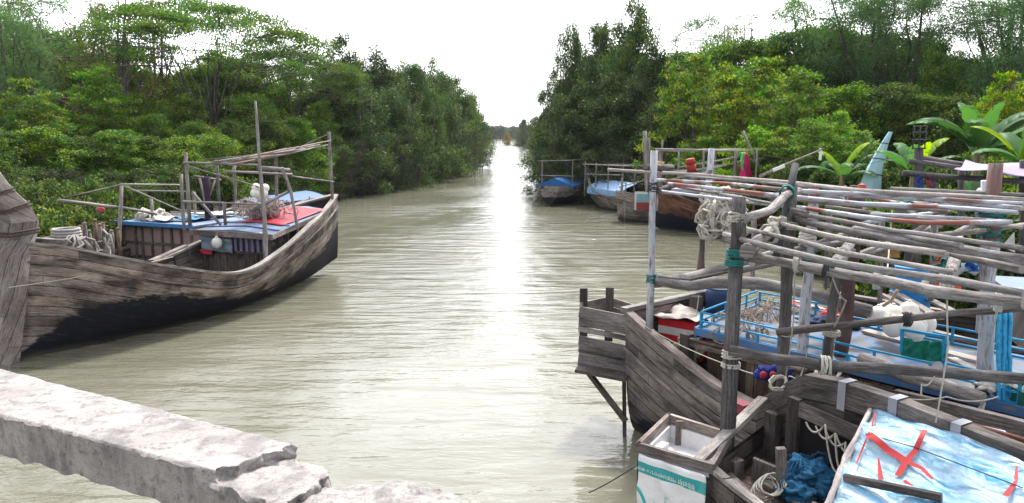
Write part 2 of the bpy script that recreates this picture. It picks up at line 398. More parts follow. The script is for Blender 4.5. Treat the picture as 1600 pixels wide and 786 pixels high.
# ---------------------------------------------------------------- boats
TAR_A = wood('hull_planks_tarred', (.095,.075,.068), (.38,.335,.315), plank=.24, tar=True, stain=.8, moss=.22)
TAR_C = wood('hull_planks_brown_grey', (.11,.09,.082), (.34,.285,.26), plank=.22, tar=True, stain=.65, moss=.15)
TAR_R = wood('hull_planks_red_brown', (.06,.028,.02), (.22,.115,.08), plank=.26, tar=True, stain=.5, tarcol=(.006,.009,.022))
TAR_G = wood('hull_planks_grey', (.13,.11,.10), (.40,.35,.32), plank=.22, tar=True, stain=.45)
TAR_D = wood('hull_planks_dark', (.035,.029,.028), (.15,.125,.115), plank=.24, tar=True, stain=.7)
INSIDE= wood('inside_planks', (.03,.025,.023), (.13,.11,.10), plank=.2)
CABW  = wood('cabin_boards', (.04,.03,.026), (.20,.155,.13), plank=.16)
BLUE_R= paint('blue_roof_paint', (.16,.23,.33), (.32,.33,.34), .35, .6, 2.0, (1, 1.5, 1))
BLUE_P= paint('pale_blue_roof_paint', (.15,.20,.30), (.36,.35,.34), .30, .6, 2.0, (1, 1.5, 1))
BLUE_M= paint('bright_blue_paint', (.02,.22,.42), (.10,.12,.13), .25, .5, 3.0)
BLUE_T= paint('blue_trim_paint', (.06,.14,.30), (.16,.15,.14), .35, .6, 2.5)
RED_T = paint('red_tarp', (.45,.035,.05), (.35,.1,.09), .1, .55, 1.5)

class Frame:
    def __init__(s, O, d):
        a = Vector((d[0], d[1])).normalized(); s.O = Vector((O[0], O[1])); s.a = a; s.b = Vector((a.y, -a.x))
    def __call__(s, u, p, z):
        w = s.O + s.a*u + s.b*p; return Vector((w.x, w.y, z))
    def hp(s, px, py, p):                      # point of the picture ray on the upright plane at side distance p
        r = ray(px, py); k = (p + s.O.dot(s.b)) / (r.x*s.b.x + r.y*s.b.y); return Vector((0,0,CAM_H)) + r*k
    def A(s): return Vector((s.a.x, s.a.y, 0))
    def B(s): return Vector((s.b.x, s.b.y, 0))
def spl(tab, x, k):
    xs = [r[0] for r in tab]; ys = [r[k] for r in tab]; n = len(xs)
    x = min(max(x, xs[0]), xs[-1]); i = max(0, min(n-2, int(np.searchsorted(xs, x))-1))
    h = xs[i+1]-xs[i]; tt = (x-xs[i])/h
    def m(j):
        if j == 0: return (ys[1]-ys[0])/(xs[1]-xs[0])
        if j == n-1: return (ys[-1]-ys[-2])/(xs[-1]-xs[-2])
        return (ys[j+1]-ys[j-1])/(xs[j+1]-xs[j-1])
    t2, t3 = tt*tt, tt**3
    return (2*t3-3*t2+1)*ys[i] + (t3-2*t2+tt)*h*m(i) + (-2*t3+3*t2)*ys[i+1] + (t3-t2)*h*m(i+1)

def hull(root, fr, tab, mat, deck_z=0.9, flare=.35, rake0=0.0, rake1=0.0, thr=lambda s: .5, gun=W_PALE, rub=.38, ribs=True, gw=.15, deckmat=None, deck_rng=None, inside=INSIDE, full=lambda s: 1.0):
    """tab rows: station s, half beam at the rail, rail height, keel height"""
    s0, s1 = tab[0][0], tab[-1][0]; N = int((s1-s0)/.28); T = 12
    def sec(s, side, inset=0.0, drop=0.0):
        hb, rl, kl = spl(tab, s, 1), spl(tab, s, 2)-drop, spl(tab, s, 3); hb = max(hb - inset, .015); out = []
        for j in range(T+1):
            tt = j/T; ph = tt*PI/2
            off = hb*((1-flare)*math.sin(ph)**full(s) + flare*tt); z = kl + (rl-kl)*((1-flare)*(1-math.cos(ph)) + flare*tt)
            sh = rake0*max(0, 1-(s-s0)/2.2)**1.5*max(z, -.2) + rake1*max(0, 1-(s1-s)/2.2)**1.5*max(z, -.2)
            out.append((fr(s-0+sh, side*off, z), z, s))
        return out
    m = MB()
    for side in (1, -1):
        rows, uvs, zs = [], [], []
        for i in range(N+1):
            s = s0 + (s1-s0)*i/N; se = sec(s, side); rows.append([q[0] for q in se])
            vl = 0; vv = [0]
            for j in range(T, 0, -1):
                vl += (se[j][0]-se[j-1][0]).length; vv.append(vl)
            vv = vv[::-1]; uvs.append([(s*1.0 + (20 if side < 0 else 0), v) for v in vv]); zs.append([(q[1], q[1]-thr(s)) for q in se])
        m.grid(rows, uvs, zs, flip=(side < 0))
    for s_, fl in ((s0, False), (s1, True)):
        if spl(tab, s_, 1) > .12:
            a = [q[0] for q in sec(s_, 1)]; b = [q[0] for q in sec(s_, -1)]
            for dd in (0, .07 if not fl else -.07):
                sh = fr.A()*dd; rows = [[p+sh for p in a], [p+sh for p in b]]
                m.grid(rows, [[(j*.0, (a[j]-a[-1]).length) for j in range(T+1)], [((a[j]-b[j]).length, (a[j]-a[-1]).length) for j in range(T+1)]],
                       [[(p.z, p.z-thr(s_)) for p in r] for r in rows], smooth=False, flip=fl != (dd != 0))
    h = m.build('hull', mat, root)
    mi = MB()
    for side in (1, -1):
        rows = []; 
        for i in range(N+1):
            s = s0 + .03 + (s1-s0-.06)*i/N; rows.append([q[0] for q in sec(s, side, .07)][5:])
        mi.grid(rows, flip=(side > 0))
    if ribs:
        k = s0 + .6
        while k < s1 - .5:
            for side in (1, -1):
                q = [p[0] for p in sec(k, side, .11)][6:]; mi.tube(q, .035, 4, smooth=False)
            k += .55
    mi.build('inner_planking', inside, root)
    g = MB()
    for side in (1, -1):
        prevp = None
        rows = []
        for i in range(N+1):
            s = s0 + (s1-s0)*i/N; q = sec(s, side); c = q[-1][0]; w = min(gw, spl(tab, s, 1)+.05); n_ = fr.B()*side
            o = c + n_*.045; inn = c - n_*w
            rows.append([inn - Vector((0,0,.03)), inn + Vector((0,0,.035)), o + Vector((0,0,.035)), o - Vector((0,0,.03)), inn - Vector((0,0,.03))])
        g.grid(rows, smooth=False, flip=(side < 0))
    g.build('gunwale', gun, root)
    if rub:
        g = MB()
        for side in (1, -1):
            for dr, rr in ((rub, .035),):
                pts = []
                for i in range(N+1):
                    s = s0 + (s1-s0)*i/N; q = sec(s, side); v = 0; j = T
                    while j > 1 and v < dr: v += (q[j][0]-q[j-1][0]).length; j -= 1
                    f = (v-dr)/max((q[j+1][0]-q[j][0]).length, 1e-4); pts.append(q[j][0].lerp(q[j+1][0], f) + fr.B()*side*.02)
                g.tube(pts, rr, 5, smooth=False)
        g.build('rub_rail', gun if gun is not W_PALE else W_GREY, root)
    d0, d1 = deck_rng or (s0+.4, s1-.4); rows = []
    nd = max(3, int((d1-d0)/.4))
    for i in range(nd+1):
        s = d0 + (d1-d0)*i/nd; q = sec(s, 1, .08); dz = deck_z(s) if callable(deck_z) else deck_z
        off = 0.02
        hb, rl, kl = spl(tab, s, 1)-.08, spl(tab, s, 2), spl(tab, s, 3)
        for tt in np.linspace(0, 1, 30):
            ph = tt*PI/2; z = kl + (rl-kl)*((1-flare)*(1-math.cos(ph)) + flare*tt)
            if z <= dz: off = max(hb, .02)*((1-flare)*math.sin(ph)**full(s) + flare*tt)
        rows.append([fr(s, off*k, dz) for k in (-1, -.33, .33, 1)])
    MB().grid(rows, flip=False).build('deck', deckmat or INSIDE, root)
    return sec

def pole(m, pts, r0, r1=None, n=8, jit=.12, bow=0.0, seed=0, crook=.16):
    """a slightly crooked pole through the given points"""
    pts = [Vector(p) for p in pts]; r1 = r1 if r1 is not None else r0*.8; out = []; rnd = random.Random(seed + int(pts[0].x*13) + int(pts[-1].y*7))
    tot = sum((pts[i+1]-pts[i]).length for i in range(len(pts)-1)); acc = 0; rr = []
    for i in range(len(pts)-1):
        L = (pts[i+1]-pts[i]).length; k = max(2, int(L/.45)); 
        for j in range(k + (1 if i == len(pts)-2 else 0)):
            f = j/k; p = pts[i].lerp(pts[i+1], f); w = r0*crook if 0 < i+j else 0
            out.append(p + Vector((rnd.uniform(-w, w), rnd.uniform(-w, w), rnd.uniform(-w, w) + bow*math.sin(PI*(acc+L*f)/tot))))
            rr.append((r0 + (r1-r0)*(acc+L*f)/tot)*rnd.uniform(.88, 1.12))
        acc += L
    return m.tube(out, rr, n, jit=jit)
def lash(m, c, axis, r, turns=4, t=.009, spread=.05):
    """rope wound round a pole at c"""
    ax = nv(axis); a = ax.orthogonal().normalized(); b = ax.cross(a); pts = []; rnd = random.Random(int(c[0]*100))
    n = turns*9
    for i in range(n+1):
        th = 2*PI*i/9; rr = r*(1+rnd.uniform(0, .12)); pts.append(Vector(c) + (a*math.cos(th) + b*math.sin(th))*rr + ax*((i/n-.5)*spread*2 + rnd.uniform(-.25, .25)*spread))
    return m.tube(pts, t, 4, cap=False)
def rope(m, pts, r=.008, sag=0.0, n=4):
    pts = [Vector(p) for p in pts]; out = []
    for i in range(len(pts)-1):
        for j in range(8): 
            f = j/8; out.append(pts[i].lerp(pts[i+1], f) - Vector((0, 0, sag*4*f*(1-f))))
    out.append(pts[-1]); return m.tube(out, r, n, cap=False)
def tangle(m, c, size, n, r, seed, loops=3):
    rnd = random.Random(seed); c = Vector(c)
    for i in range(n):
        o = c + Vector((rnd.gauss(0, .33)*size[0], rnd.gauss(0, .33)*size[1], rnd.uniform(-.5, .5)*size[2]))
        rr = rnd.uniform(.12, .3)*min(size[0], size[1], 1.0)*1.3; a = Vector((rnd.gauss(0,1), rnd.gauss(0,1), rnd.gauss(0,1)*.5)).normalized(); b = a.orthogonal().normalized(); a2 = a.cross(b); pts = []
        for k in range(loops*7):
            th = k*2*PI/7; q = rr*(1+rnd.uniform(-.2, .2)); pts.append(o + a2*math.cos(th)*q + b*math.sin(th)*q + a*rnd.uniform(-.3, .3)*rr)
        m.tube(pts, r*rnd.uniform(.7, 1.2), 5, cap=False)
    return m
def crumple(m, c, r, sq, seed, amp=.35, n=34, k=20):
    from mathutils import noise as mn
    c = Vector(c); rows = []
    for i in range(k+1):
        th = PI*i/k; row = []
        for j in range(n+1):
            ph = 2*PI*(j % n)/n; d = Vector((math.sin(th)*math.cos(ph), math.sin(th)*math.sin(ph), math.cos(th)))
            f = 1 + amp*mn.noise(d*1.7+Vector((seed,0,0)))*1.3 + amp*.7*(abs(mn.noise(d*4+Vector((0,seed,0))))*2-.5) + amp*.3*abs(mn.noise(d*10+Vector((0,0,seed))))
            row.append(c + Vector((d.x*r*sq[0]*f, d.y*r*sq[1]*f, d.z*r*sq[2]*f)))
        rows.append(row)
    return m.grid(rows)
def cloth(name, rows, mat, parent=None, wrinkle=.02, seed=0, sub=4):
    """rows: coarse grid of points -> finer wrinkled double-sided sheet with thickness"""
    R = np.array([[tuple(p) for p in r] for r in rows]); m0, n0 = R.shape[:2]
    def up(Aa, k):
        n_ = Aa.shape[0]; xs = np.linspace(0, n_-1, (n_-1)*k+1); i = np.minimum(xs.astype(int), n_-2); f = (xs-i).reshape(-1, *([1]*(Aa.ndim-1))); f = f*f*(3-2*f)*.35 + f*.65
        return Aa[i]*(1-f) + Aa[i+1]*f
    R = up(R, sub); R = up(R.transpose(1,0,2), sub).transpose(1,0,2)
    g = np.random.RandomState(seed); a, b = R.shape[:2]; W = np.zeros((a, b))
    I, J = np.meshgrid(np.arange(a), np.arange(b), indexing='ij')
    for k in range(9):
        fx, fy = g.uniform(-1, 1, 2)*1.3; W += np.sin(I*fx + J*fy + g.uniform(0, 6))/ (1+k*.25)
    nrm = np.cross(R[-1,0]-R[0,0], R[0,-1]-R[0,0]); nrm = nrm/np.linalg.norm(nrm)
    R = R + (W*wrinkle/3)[..., None]*nrm
    m = MB(); m.grid([[Vector(p) for p in r] for r in R]); 
    U = np.linspace(0, 1, a); Vv = np.linspace(0, 1, b)
    o = m.build(name, mat, parent); 
    uvl = o.data.uv_layers.new(name='UNIT'); k = 0
    for poly in o.data.polygons:
        for vi in poly.vertices:
            uvl.data[k].uv = (Vv[vi % b], U[vi // b]); k += 1
    sol = o.modifiers.new('thickness', 'SOLIDIFY'); sol.thickness = .006
    return o

# ================= boat on the left, near the concrete beam
FA = Frame((-11.15, 15.95), (4.55, 11.1))
rA = thing('fishing_boat', 'large moored wooden fishing boat with a tall thick prow, nearest boat on the left', 'boat', FA(5.5, 0, 0))
tabA = [(.05,.10,2.72,-.15),(.9,.72,2.52,-.3),(1.7,1.28,2.2,-.4),(3.3,1.68,1.68,-.45),(5.2,1.85,1.26,-.45),(7.1,1.72,1.62,-.4),(8.8,1.38,2.1,-.25),(10.5,.85,2.50,.05),(12.15,.10,2.84,.5)]
secA = hull(rA, FA, tabA, TAR_A, deck_z=lambda s: .75+.03*abs(s-5)**1.5*.6, flare=.30, rake0=-.03, rake1=.0, rub=.42,
            thr=lambda s: float(np.interp(s, [0,.5,1.2,2,3.2,4.5,6,7.5,9,10.8,12.15], [.12,.45,1.0,1.18,.97,.62,.42,.38,.62,1.15,1.9])))
# prow: thick built-up stem with plank cladding and iron bands
STEM = wood('prow_cladding', (.16,.125,.115), (.40,.34,.325), plank=.3, stain=.3, moss=.15)
m = MB(); rows = []
sect = [((14,580),(30,582),.06),((9,545),(36,545),.10),((8,470),(46,470),.16),((10,400),(52,398),.21),((12,370),(65,361),.26),((12,350),(66,344),.27),((8,334),(51,319),.25),((-10,307),(26,297),.22),((-30,287),(3,268),.20),((-56,262),(-26,238),.16)]
for (l, r_, th) in sect:
    th = th + (.14 if l[1] > 390 else .06 if l[1] > 345 else 0)
    a_ = FA.hp(l[0], l[1], th) - FA.B()*th; b_ = FA.hp(r_[0], r_[1], th) - FA.B()*th; c = (a_+b_)/2; h_ = (b_-a_)/2
    rows.append([c + h_*x + FA.B()*th*y for x, y in ((-1,-.7),(-.8,-1),(.8,-1),(1,-.6),(1,.6),(.8,1),(-.8,1),(-1,.7),(-1,-.7))])
uvs = []; ul = 0
for i, r in enumerate(rows):
    if i: ul += (r[0]-rows[i-1][0]).length
    vl = [0]
    for j in range(1, len(r)): vl.append(vl[-1] + (r[j]-r[j-1]).length)
    uvs.append([(ul, v) for v in vl])
m.grid(rows, uvs, smooth=False); m.poly(rows[-1][:-1]); st = m.build('stem_post', STEM, rA)
mb = MB()
for k in (4, 6, 7):
    r0 = [p for p in rows[k]]; d = (rows[k+1][0]-rows[k][0]).normalized() if k < len(rows)-1 else Vector((0,0,1))
    cc = sum((p for p in r0[:-1]), Vector())/8
    ring = [cc + (p-cc)*1.05 for p in r0]; 
    for off in (0, .07): mb.tube([p + d*off for p in ring], .022, 5, cap=False)
mb.build('iron_band', plain('rusty_dark_iron', (.07,.05,.045), .8, .4, 20), rA)
cr_ = MB(); cr_.plank(FA(.9, -.75, 2.62), FA(.9, .75, 2.62), .12, .1); cr_.plank(FA(3.1, -1.6, 1.72), FA(3.1, 1.6, 1.72), .16, .10); cr_.build('thwart', W_GREY, rA)
# cabin
def slat_wall(m, p0, p1, z0, z1, n, t=.05):
    p0, p1 = Vector(p0), Vector(p1); d = (p1-p0); L = d.length; d.normalize(); rnd = random.Random(n)
    for i in range(n):
        a = p0 + d*(L*i/n); b = p0 + d*(L*(i+1)/n - .006); nn = d.cross(Vector((0,0,1)))*rnd.uniform(-.008, .008)
        m.box(((a+b)/2 + nn).xy.to_3d() + Vector((0,0,(z0+z1)/2)), ((b-a).length, t, z1-z0), d)
    return m
s0, s1, pl, pr = 7.15, 10.2, -1.5, 1.15
cab = MB(); slat_wall(cab, FA(s0, pl, 0), FA(s0, pr, 0), .8, 1.42, 22); slat_wall(cab, FA(s0+.02, pl, 0), FA(s0+.02, pr, 0), 1.42, 1.98, 12, .03)
cab.plank(FA(s0-.05, pl, 1.43), FA(s0-.05, pr, 1.43), .05, .07)
cw = cab.build('front_wall', CABW, rA)
side = MB()
for p_ in (pl, pr*.98): 
    side.grid([[FA(s0, p_, .8), FA(s0, p_, 2.02)], [FA(s1, p_*.62, 1.1), FA(s1, p_*.62, 2.4)]], smooth=False, flip=p_ < 0)
side.build('side_wall', CABW, rA)
fm = MB()
for i in range(7):   # carved upright frames along the side
    f = i/6; s_ = s0 + (s1-s0)*f; p_ = pr*.98*(1-.38*f)+.03; zt = 2.02 + .38*f
    fm.box(FA(s_, p_, zt-.5), (.09, .06, .95), FA.A())
    if i < 6:
        f2 = (i+.5)/6; s2_ = s0+(s1-s0)*f2; pp = pr*.98*(1-.38*f2)+.02; zt2 = 2.02+.38*f2
        fm.tube([FA(s2_ + .17*math.cos(x), pp, zt2-.5+.30*math.sin(x)) for x in np.linspace(0, 2*PI, 13)], .022, 4, cap=False)
fm.build('panel_frame', W_DARK, rA)
bl = MB()
for i in range(7):
    p_ = -.35 + i*.22; bl.box(FA(s0-.035, p_, 1.68), (.10, .02, .42), FA.B())
bl.build('louvre', paint('violet_grey_paint', (.16,.15,.30), (.3,.28,.27), .3), rA)
rf = MB()
zf = lambda s: 2.06 + .42*((s-7)/3.4)**1.2 if s > 7 else 2.06
rows = []
for i in range(9):
    s = 6.98 + (10.45-6.98)*i/8; w = 1.0 - .36*i/8; rows.append([FA(s, pl*w*1.14, zf(s)), FA(s, 0, zf(s)+.09), FA(s, pr*w*1.22, zf(s)), FA(s, pr*w*1.22, zf(s)-.13), FA(s, 0, zf(s)-.06), FA(s, pl*w*1.14, zf(s)-.13), FA(s, pl*w*1.14, zf(s))])
rf.grid(rows, smooth=False, flip=False); rf.poly(rows[0][:3] + rows[0][3:6]); rf.poly(rows[-1][:6][::-1])
rfo = rf.build('roof', BLUE_P, rA)
fs = MB(); fs.plank(FA(6.93, pl*1.18, 2.0), FA(6.93, pr*1.26, 2.0), .05, .17); fs.plank(FA(6.93, pr*1.26, 2.0), FA(10.4, pr*.8, 2.38), .05, .15); fs.build('eave_board', W_GREY, rA)
for k in range(4):
    pass
bt = MB()
for k in range(5):
    s = 7.5+k*.62; bt.plank(FA(s, pl*(1-.1*k)*1.05, zf(s)+.02), FA(s, 0, zf(s)+.11), .07, .04); bt.plank(FA(s, 0, zf(s)+.11), FA(s, pr*(1-.1*k)*1.1, zf(s)+.02), .07, .04)
bt.build('roof_batten', BLUE_T, rA)
o = cloth('tarp', [[FA(s, p, zf(s)+.13-.10*abs(p)/1.2) for p in (-.9, -.3, .3, .95)] for s in (8.0, 8.8, 9.6, 10.2)], RED_T, None, .03, 3)
tag(o, 'red tarp spread over the blue cabin roof of the big left boat', 'tarp')
o = cloth('cloth', [[FA(s0-.12, -1.45+k*.42, z-.03*k) for k in range(4)] for z in (1.92, 1.7, 1.45)], plain('grey_blue_cloth', (.17,.22,.27), .9, .2, 4), None, .05, 4)
tag(o, 'grey blue cloth hung over the front of the left boat cabin', 'cloth')
o = cloth('rag', [[FA(s0-.15, -1.5+k*.25, z) for k in range(3)] for z in (1.46, 1.3)], RED_T, None, .03, 5); tag(o, 'small red rag under the grey blue cloth on the cabin front', 'rag')
# jerry can hanging on the cabin front
c = FA(s0-.3, -.62, 1.72); jc = MB(); jc.ball(c, .17, 12, 8, (1, .75, 1.05)); jc.tube([c+Vector((0,0,.15)), c+Vector((0,0,.22))], .045, 8); 
o = jc.build('plastic_can', FLOAT); tag(o, 'white plastic can hanging from the eave of the left boat cabin', 'can')
o = MB(); rope(o, [c+Vector((0,0,.2)), FA(s0-.24, -.6, 2.12)], .01); o = o.build('cord', ROPE); tag(o, 'cord holding the white plastic can at the cabin eave', 'cord')

def pts_at(fr, lst):              # [(px,py,p), ...] on upright planes of the boat frame
    return [fr.hp(a, b, p) for a, b, p in lst]
def part_pole(root, nm, pts, r, mat, r1=None, label=None, bow=0.0):
    m = MB(); pole(m, pts, r, r1, bow=bow); return m.build(nm, mat, root, label)
# upright posts and frame poles of the left boat
for q in ([(290,238,-1.0),(297,352,-1.0)], [(514,206,.35),(520,318,.35)], [(440,262,1.15),(455,300,1.2),(470,384,1.25)], [(338,250,-1.4),(344,330,-1.4)], [(350,316,.3),(352,352,.3)], [(431,236,-.3),(433,325,-.3)], [(366,250,-1.3),(368,330,-1.3)]):
    part_pole(rA, 'post', pts_at(FA, q), .055, W_POLE, .05)
part_pole(rA, 'mast', pts_at(FA, [(399,158,1.3),(406,260,1.4),(413,340,1.5),(416,412,1.55)]), .035, W_BAMB, .075)
for q, r in (([(286,254,-1.0),(402,258,.8)], .035), ([(350,268,.6),(456,272,1.1)], .04), ([(455,275,1.1),(522,284,.4)], .025), ([(292,259,-1.0),(404,292,1.3)], .025), ([(286,315,-1.0),(414,320,1.4)], .035), ([(392,330,.4),(450,300,1.1)], .06), ([(402,262,.5),(452,266,.8)], .07), ([(300,300,-1.4),(345,352,-.8)], .05)):
    part_pole(rA, 'frame_pole', pts_at(FA, q), r, W_POLE)
part_pole(rA, 'stay', pts_at(FA, [(320,250,-1.0),(455,236,.1),(516,208,.35)]), .02, W_POLED)
rnd = random.Random(4)
for i in range(17):
    x0 = rnd.uniform(318, 400); x1 = rnd.uniform(440, 520); y0 = 259 - (x0-318)*.12 + rnd.uniform(-5, 4); y1 = 236 - (x1-440)*.20 + rnd.uniform(-4, 7)
    o = MB(); pole(o, pts_at(FA, [(x0,y0,rnd.uniform(-.9,.6)),(x1,y1,rnd.uniform(-.2,.6))]), .032, .022, 6); o = o.build('drying_pole', W_PINK if i % 2 else W_BAMB)
    tag(o, 'thin crooked stick lying in the bundle on the frame above the left boat roof', 'pole', 'sticks bundled on the frame of the left boat')
o = MB()
for i, (a, b) in enumerate(((405,296),(398,302),(412,302),(406,306),(400,293),(414,294))):
    o.ball(FA.hp(a, b, 1.1+.05*(i%3)), .13, 12, 8)
o = o.build('float_cluster', FLOAT); tag(o, 'bunch of round white floats tied to the mast of the left boat', 'floats')
o = MB(); tangle(o, FA(8.7, -.35, 2.62), (1.0, .7, .34), 120, .013, 7, 2); o = o.build('net_heap', plain('buff_net', (.40,.34,.31), .95, .35, 9)); tag(o, 'heap of buff fishing net with floats on the left boat cabin roof', 'net')
rnd = random.Random(8)
for i in range(40):
    fl = MB(); fl.ball(FA(8.7+rnd.gauss(0,.33), -.35+rnd.gauss(0,.22), 2.68+rnd.uniform(-.1,.25)), .05, 6, 4, (1,1,.8)); fl.build('net_float', plain('pinkish_float', (.55,.46,.42), .7), o)
# purple wrapped post and its cross pieces behind the roof
part_pole(rA, 'wrapped_post', pts_at(FA, [(322,276,-1.6),(325,342,-1.6)]), .14, plain('dark_purple_cloth', (.05,.03,.06), .9), .10)
for q in ([(303,275,-1.6),(345,281,-1.6)], [(312,279,-1.5),(320,318,-1.5)], [(336,282,-1.5),(328,305,-1.5)]): part_pole(rA, 'brace', pts_at(FA, q), .035, W_POLE)
# heap of rope, pots and stakes at the bow
o = MB(); c = FA(1.9, -.55, 2.2)
for k in range(6): 
    o.tube([c + Vector((math.cos(t_)*(.34-.01*k), math.sin(t_)*(.34-.01*k), .07*k + .18)) for t_ in np.linspace(0, 2*PI, 15)], .035, 6, cap=False)
o = o.build('rope_coil', plain('grey_rope', (.33,.31,.30), .95, .3, 20)); tag(o, 'tall coil of thick grey rope standing at the bow of the left boat', 'rope')
o = MB(); tangle(o, FA(1.8, -.2, 2.25), (.9, .9, .3), 14, .03, 17); o = o.build('rope_heap', plain('grey_rope2', (.22,.20,.19), .95, .3, 20)); tag(o, 'loose heap of old rope below the coil at the bow of the left boat', 'rope')
for i, (a, b, h) in enumerate(((125,355,.75),(132,350,.8),(148,345,.9),(156,352,.8),(160,350,.85),(174,362,.6),(184,358,.7),(139,362,.6))):
    top = FA.hp(a, b, -.5-.12*(i%3)); o = MB(); pole(o, [top, top-Vector((0,0,h))], .055, .06, 7)
    o.ball(top, .06, 7, 5); o.build('bollard', W_GREY if i % 2 else wood('brown_stake', (.08,.05,.035), (.28,.2,.15)), rA)
o = MB(); rope(o, [FA(-.2, .35, 1.75), FA(3.1, 1.6, 2.0)], .012, .06); o.build('mooring_line', ROPE, rA)
# low timber across the boat ahead of the cabin
m = MB(); m.plank(FA.hp(236,408,1.3), FA.hp(290,384,-.4), .14, .06); m.build('thwart', W_GREY, rA)

# ================= second boat on the left, behind
FB = Frame(FA(0.6, -4.4, 0).xy, (4.55, 11.1))
rB = thing('fishing_boat', 'wooden boat with a pinkish panelled cabin and blue roof edge, behind the big left boat', 'boat', FB(6, 0, 0))
tabB = [(0,.1,2.6,0),(1.5,1.0,1.9,-.3),(4,1.5,1.1,-.4),(7,1.55,1.05,-.4),(10,1.1,1.8,-.1),(11.5,.3,2.2,.4)]
hull(rB, FB, tabB, TAR_G, deck_z=.7)
PINKP = plain('pinkish_woven_panel', (.36,.25,.24), .9, .3, 25)
m = MB(); m.grid([[FB(7.5, -1.6, .6), FB(7.5, -1.6, 1.95)], [FB(7.5, 1.55, .6), FB(7.5, 1.55, 1.95)]], smooth=False); m.box(FB(9, -1.58, 1.3), (3, .04, 1.3), FB.A()); m.box(FB(9, 1.53, 1.3), (3, .04, 1.3), FB.A()); m.build('cabin_wall', PINKP, rB)
m = MB()
for p_ in (-1.58, -1.05, -.75, -.3, .18, .62, 1.05, 1.5): m.box(FB(7.46, p_, 1.3), (.06, .08, 1.3), FB.B())
for z_ in (.85, 1.33, 1.9): m.box(FB(7.47, 0, z_), (3.2, .05, .06), FB.B())
m.build('panel_frame', W_GREY, rB)
m = MB(); m.box(FB(9.1, 0, 2.0), (3.6, 3.5, .06), FB.A()); m.build('roof', BLUE_P, rB)
m = MB(); m.box(FB(7.26, 0, 2.01), (3.55, .06, .13), FB.B()); m.build('roof_edge', paint('roof_edge_blue', (.06,.20,.45), (.2,.2,.22), .2), rB)
for q in ([(190,290,1.4),(186,400,1.4)], [(236,308,-.4),(238,345,-.4)], [(283,272,1.9),(288,360,1.9)], [(303,300,0),(305,340,0)]): part_pole(rB, 'post', pts_at(FB, q), .06, W_BAMB if q[0][0] == 283 else W_POLE)
for q in ([(188,288,1.4),(286,289,1.8)], [(205,298,.2),(290,299,1.6)], [(195,291,1.3),(285,330,1.6)], [(100,310,.4),(188,289,1.2)]): part_pole(rB, 'frame_pole', pts_at(FB, q), .03, W_BAMB if q[0][1] < 299 else W_POLED)
part_pole(rB, 'boom', pts_at(FB, [(90,313,1.2),(192,325,1.3),(245,334,1.3)]), .05, W_PALE)
o = MB(); o.ball(FB.hp(157,327,1.1), .11, 10, 7); o = o.build('float', plain('pink_float', (.5,.08,.13), .5)); tag(o, 'single pink float hanging below the pale boom on the left', 'float')
rnd = random.Random(12)
o = MB(); tangle(o, FB(8.0, -.9, 2.15), (.9, .8, .18), 20, .03, 21); o = o.build('net_heap', plain('white_buff_net', (.5,.47,.43), .95, .3, 9)); tag(o, 'low heap of pale net on the roof edge of the panelled cabin', 'net')
ORDW = ('nearest','second','third','fourth','fifth','sixth','last')
for i in range(7):
    s = 8.3+i*.28; o = MB(); pole(o, [FB(s, -1.3+rnd.uniform(-.2,.4), 2.1+rnd.uniform(0,.1)), FB(s+rnd.uniform(-.5,.8), 1.4, 2.1+rnd.uniform(0,.15))], .03, .025, 6)
    o = o.build('loose_pole', W_BAMB); tag(o, ORDW[i] + ' of the thin poles lying across the roof of the panelled boat', 'pole', 'poles on the panelled boat roof')
for i, (s, p_, c_, l_) in enumerate(((8.5,.6,(.05,.17,.33),'folded blue sheet lying on the roof of the panelled boat'),(9.6,.2,(.62,.62,.6),'white plastic sheet spread on the roof of the panelled boat'),(7.9,-.2,(.5,.5,.48),'crumpled white sack on the roof edge of the panelled boat'))):
    w_ = .45 if i != 1 else .8
    o = cloth('sheet', [[FB(s+x*w_, p_+y*w_, 2.13+ (.06 if x*y == 0 else .02)) for y in (-1,-.3,.4,1)] for x in (-1,0,1)], plain('sheet%d' % i, c_, .8, .15, 3), None, .06, i+30); tag(o, l_, 'sheet')

# ================= blue canopied boat further along the left bank
FT = Frame((-12.9, 31.5), (2.6, 9.0))
rT = thing('fishing_boat', 'small boat with a blue canopy moored beyond the stern of the big left boat', 'boat', FT(4.5, 0, 0))
hull(rT, FT, [(0,.1,2.0,0),(1.5,.9,1.6,-.3),(4.5,1.3,1.1,-.3),(7.5,1.1,1.3,-.2),(9,.5,1.7,.2)], TAR_G, deck_z=.6)
m = MB(); rows = [[FT(s, p, 2.15-.22*abs(p)**1.6) for p in (-1.15,-.8,-.4,0,.4,.8,1.15)] for s in (2.2,4,6,7.5)]; m.grid(rows, flip=True); o = m.build('canopy', plain('blue_canopy', (.05,.11,.26), .6, .2, 2), rT)
for p_ in (-1.1, 1.1):
    for s in (2.2, 4, 6, 7.5): m = MB(); m.box(FT(s, p_, 1.5), (.05, .05, .95), FT.A()); m.build('canopy_post', W_POLE, rT)
m = MB(); m.box(FT(2.2, .3, 1.35), (.9, .05, .3), FT.B()); m.build('cabin_front', plain('dark_red_cloth', (.25,.03,.03)), rT)

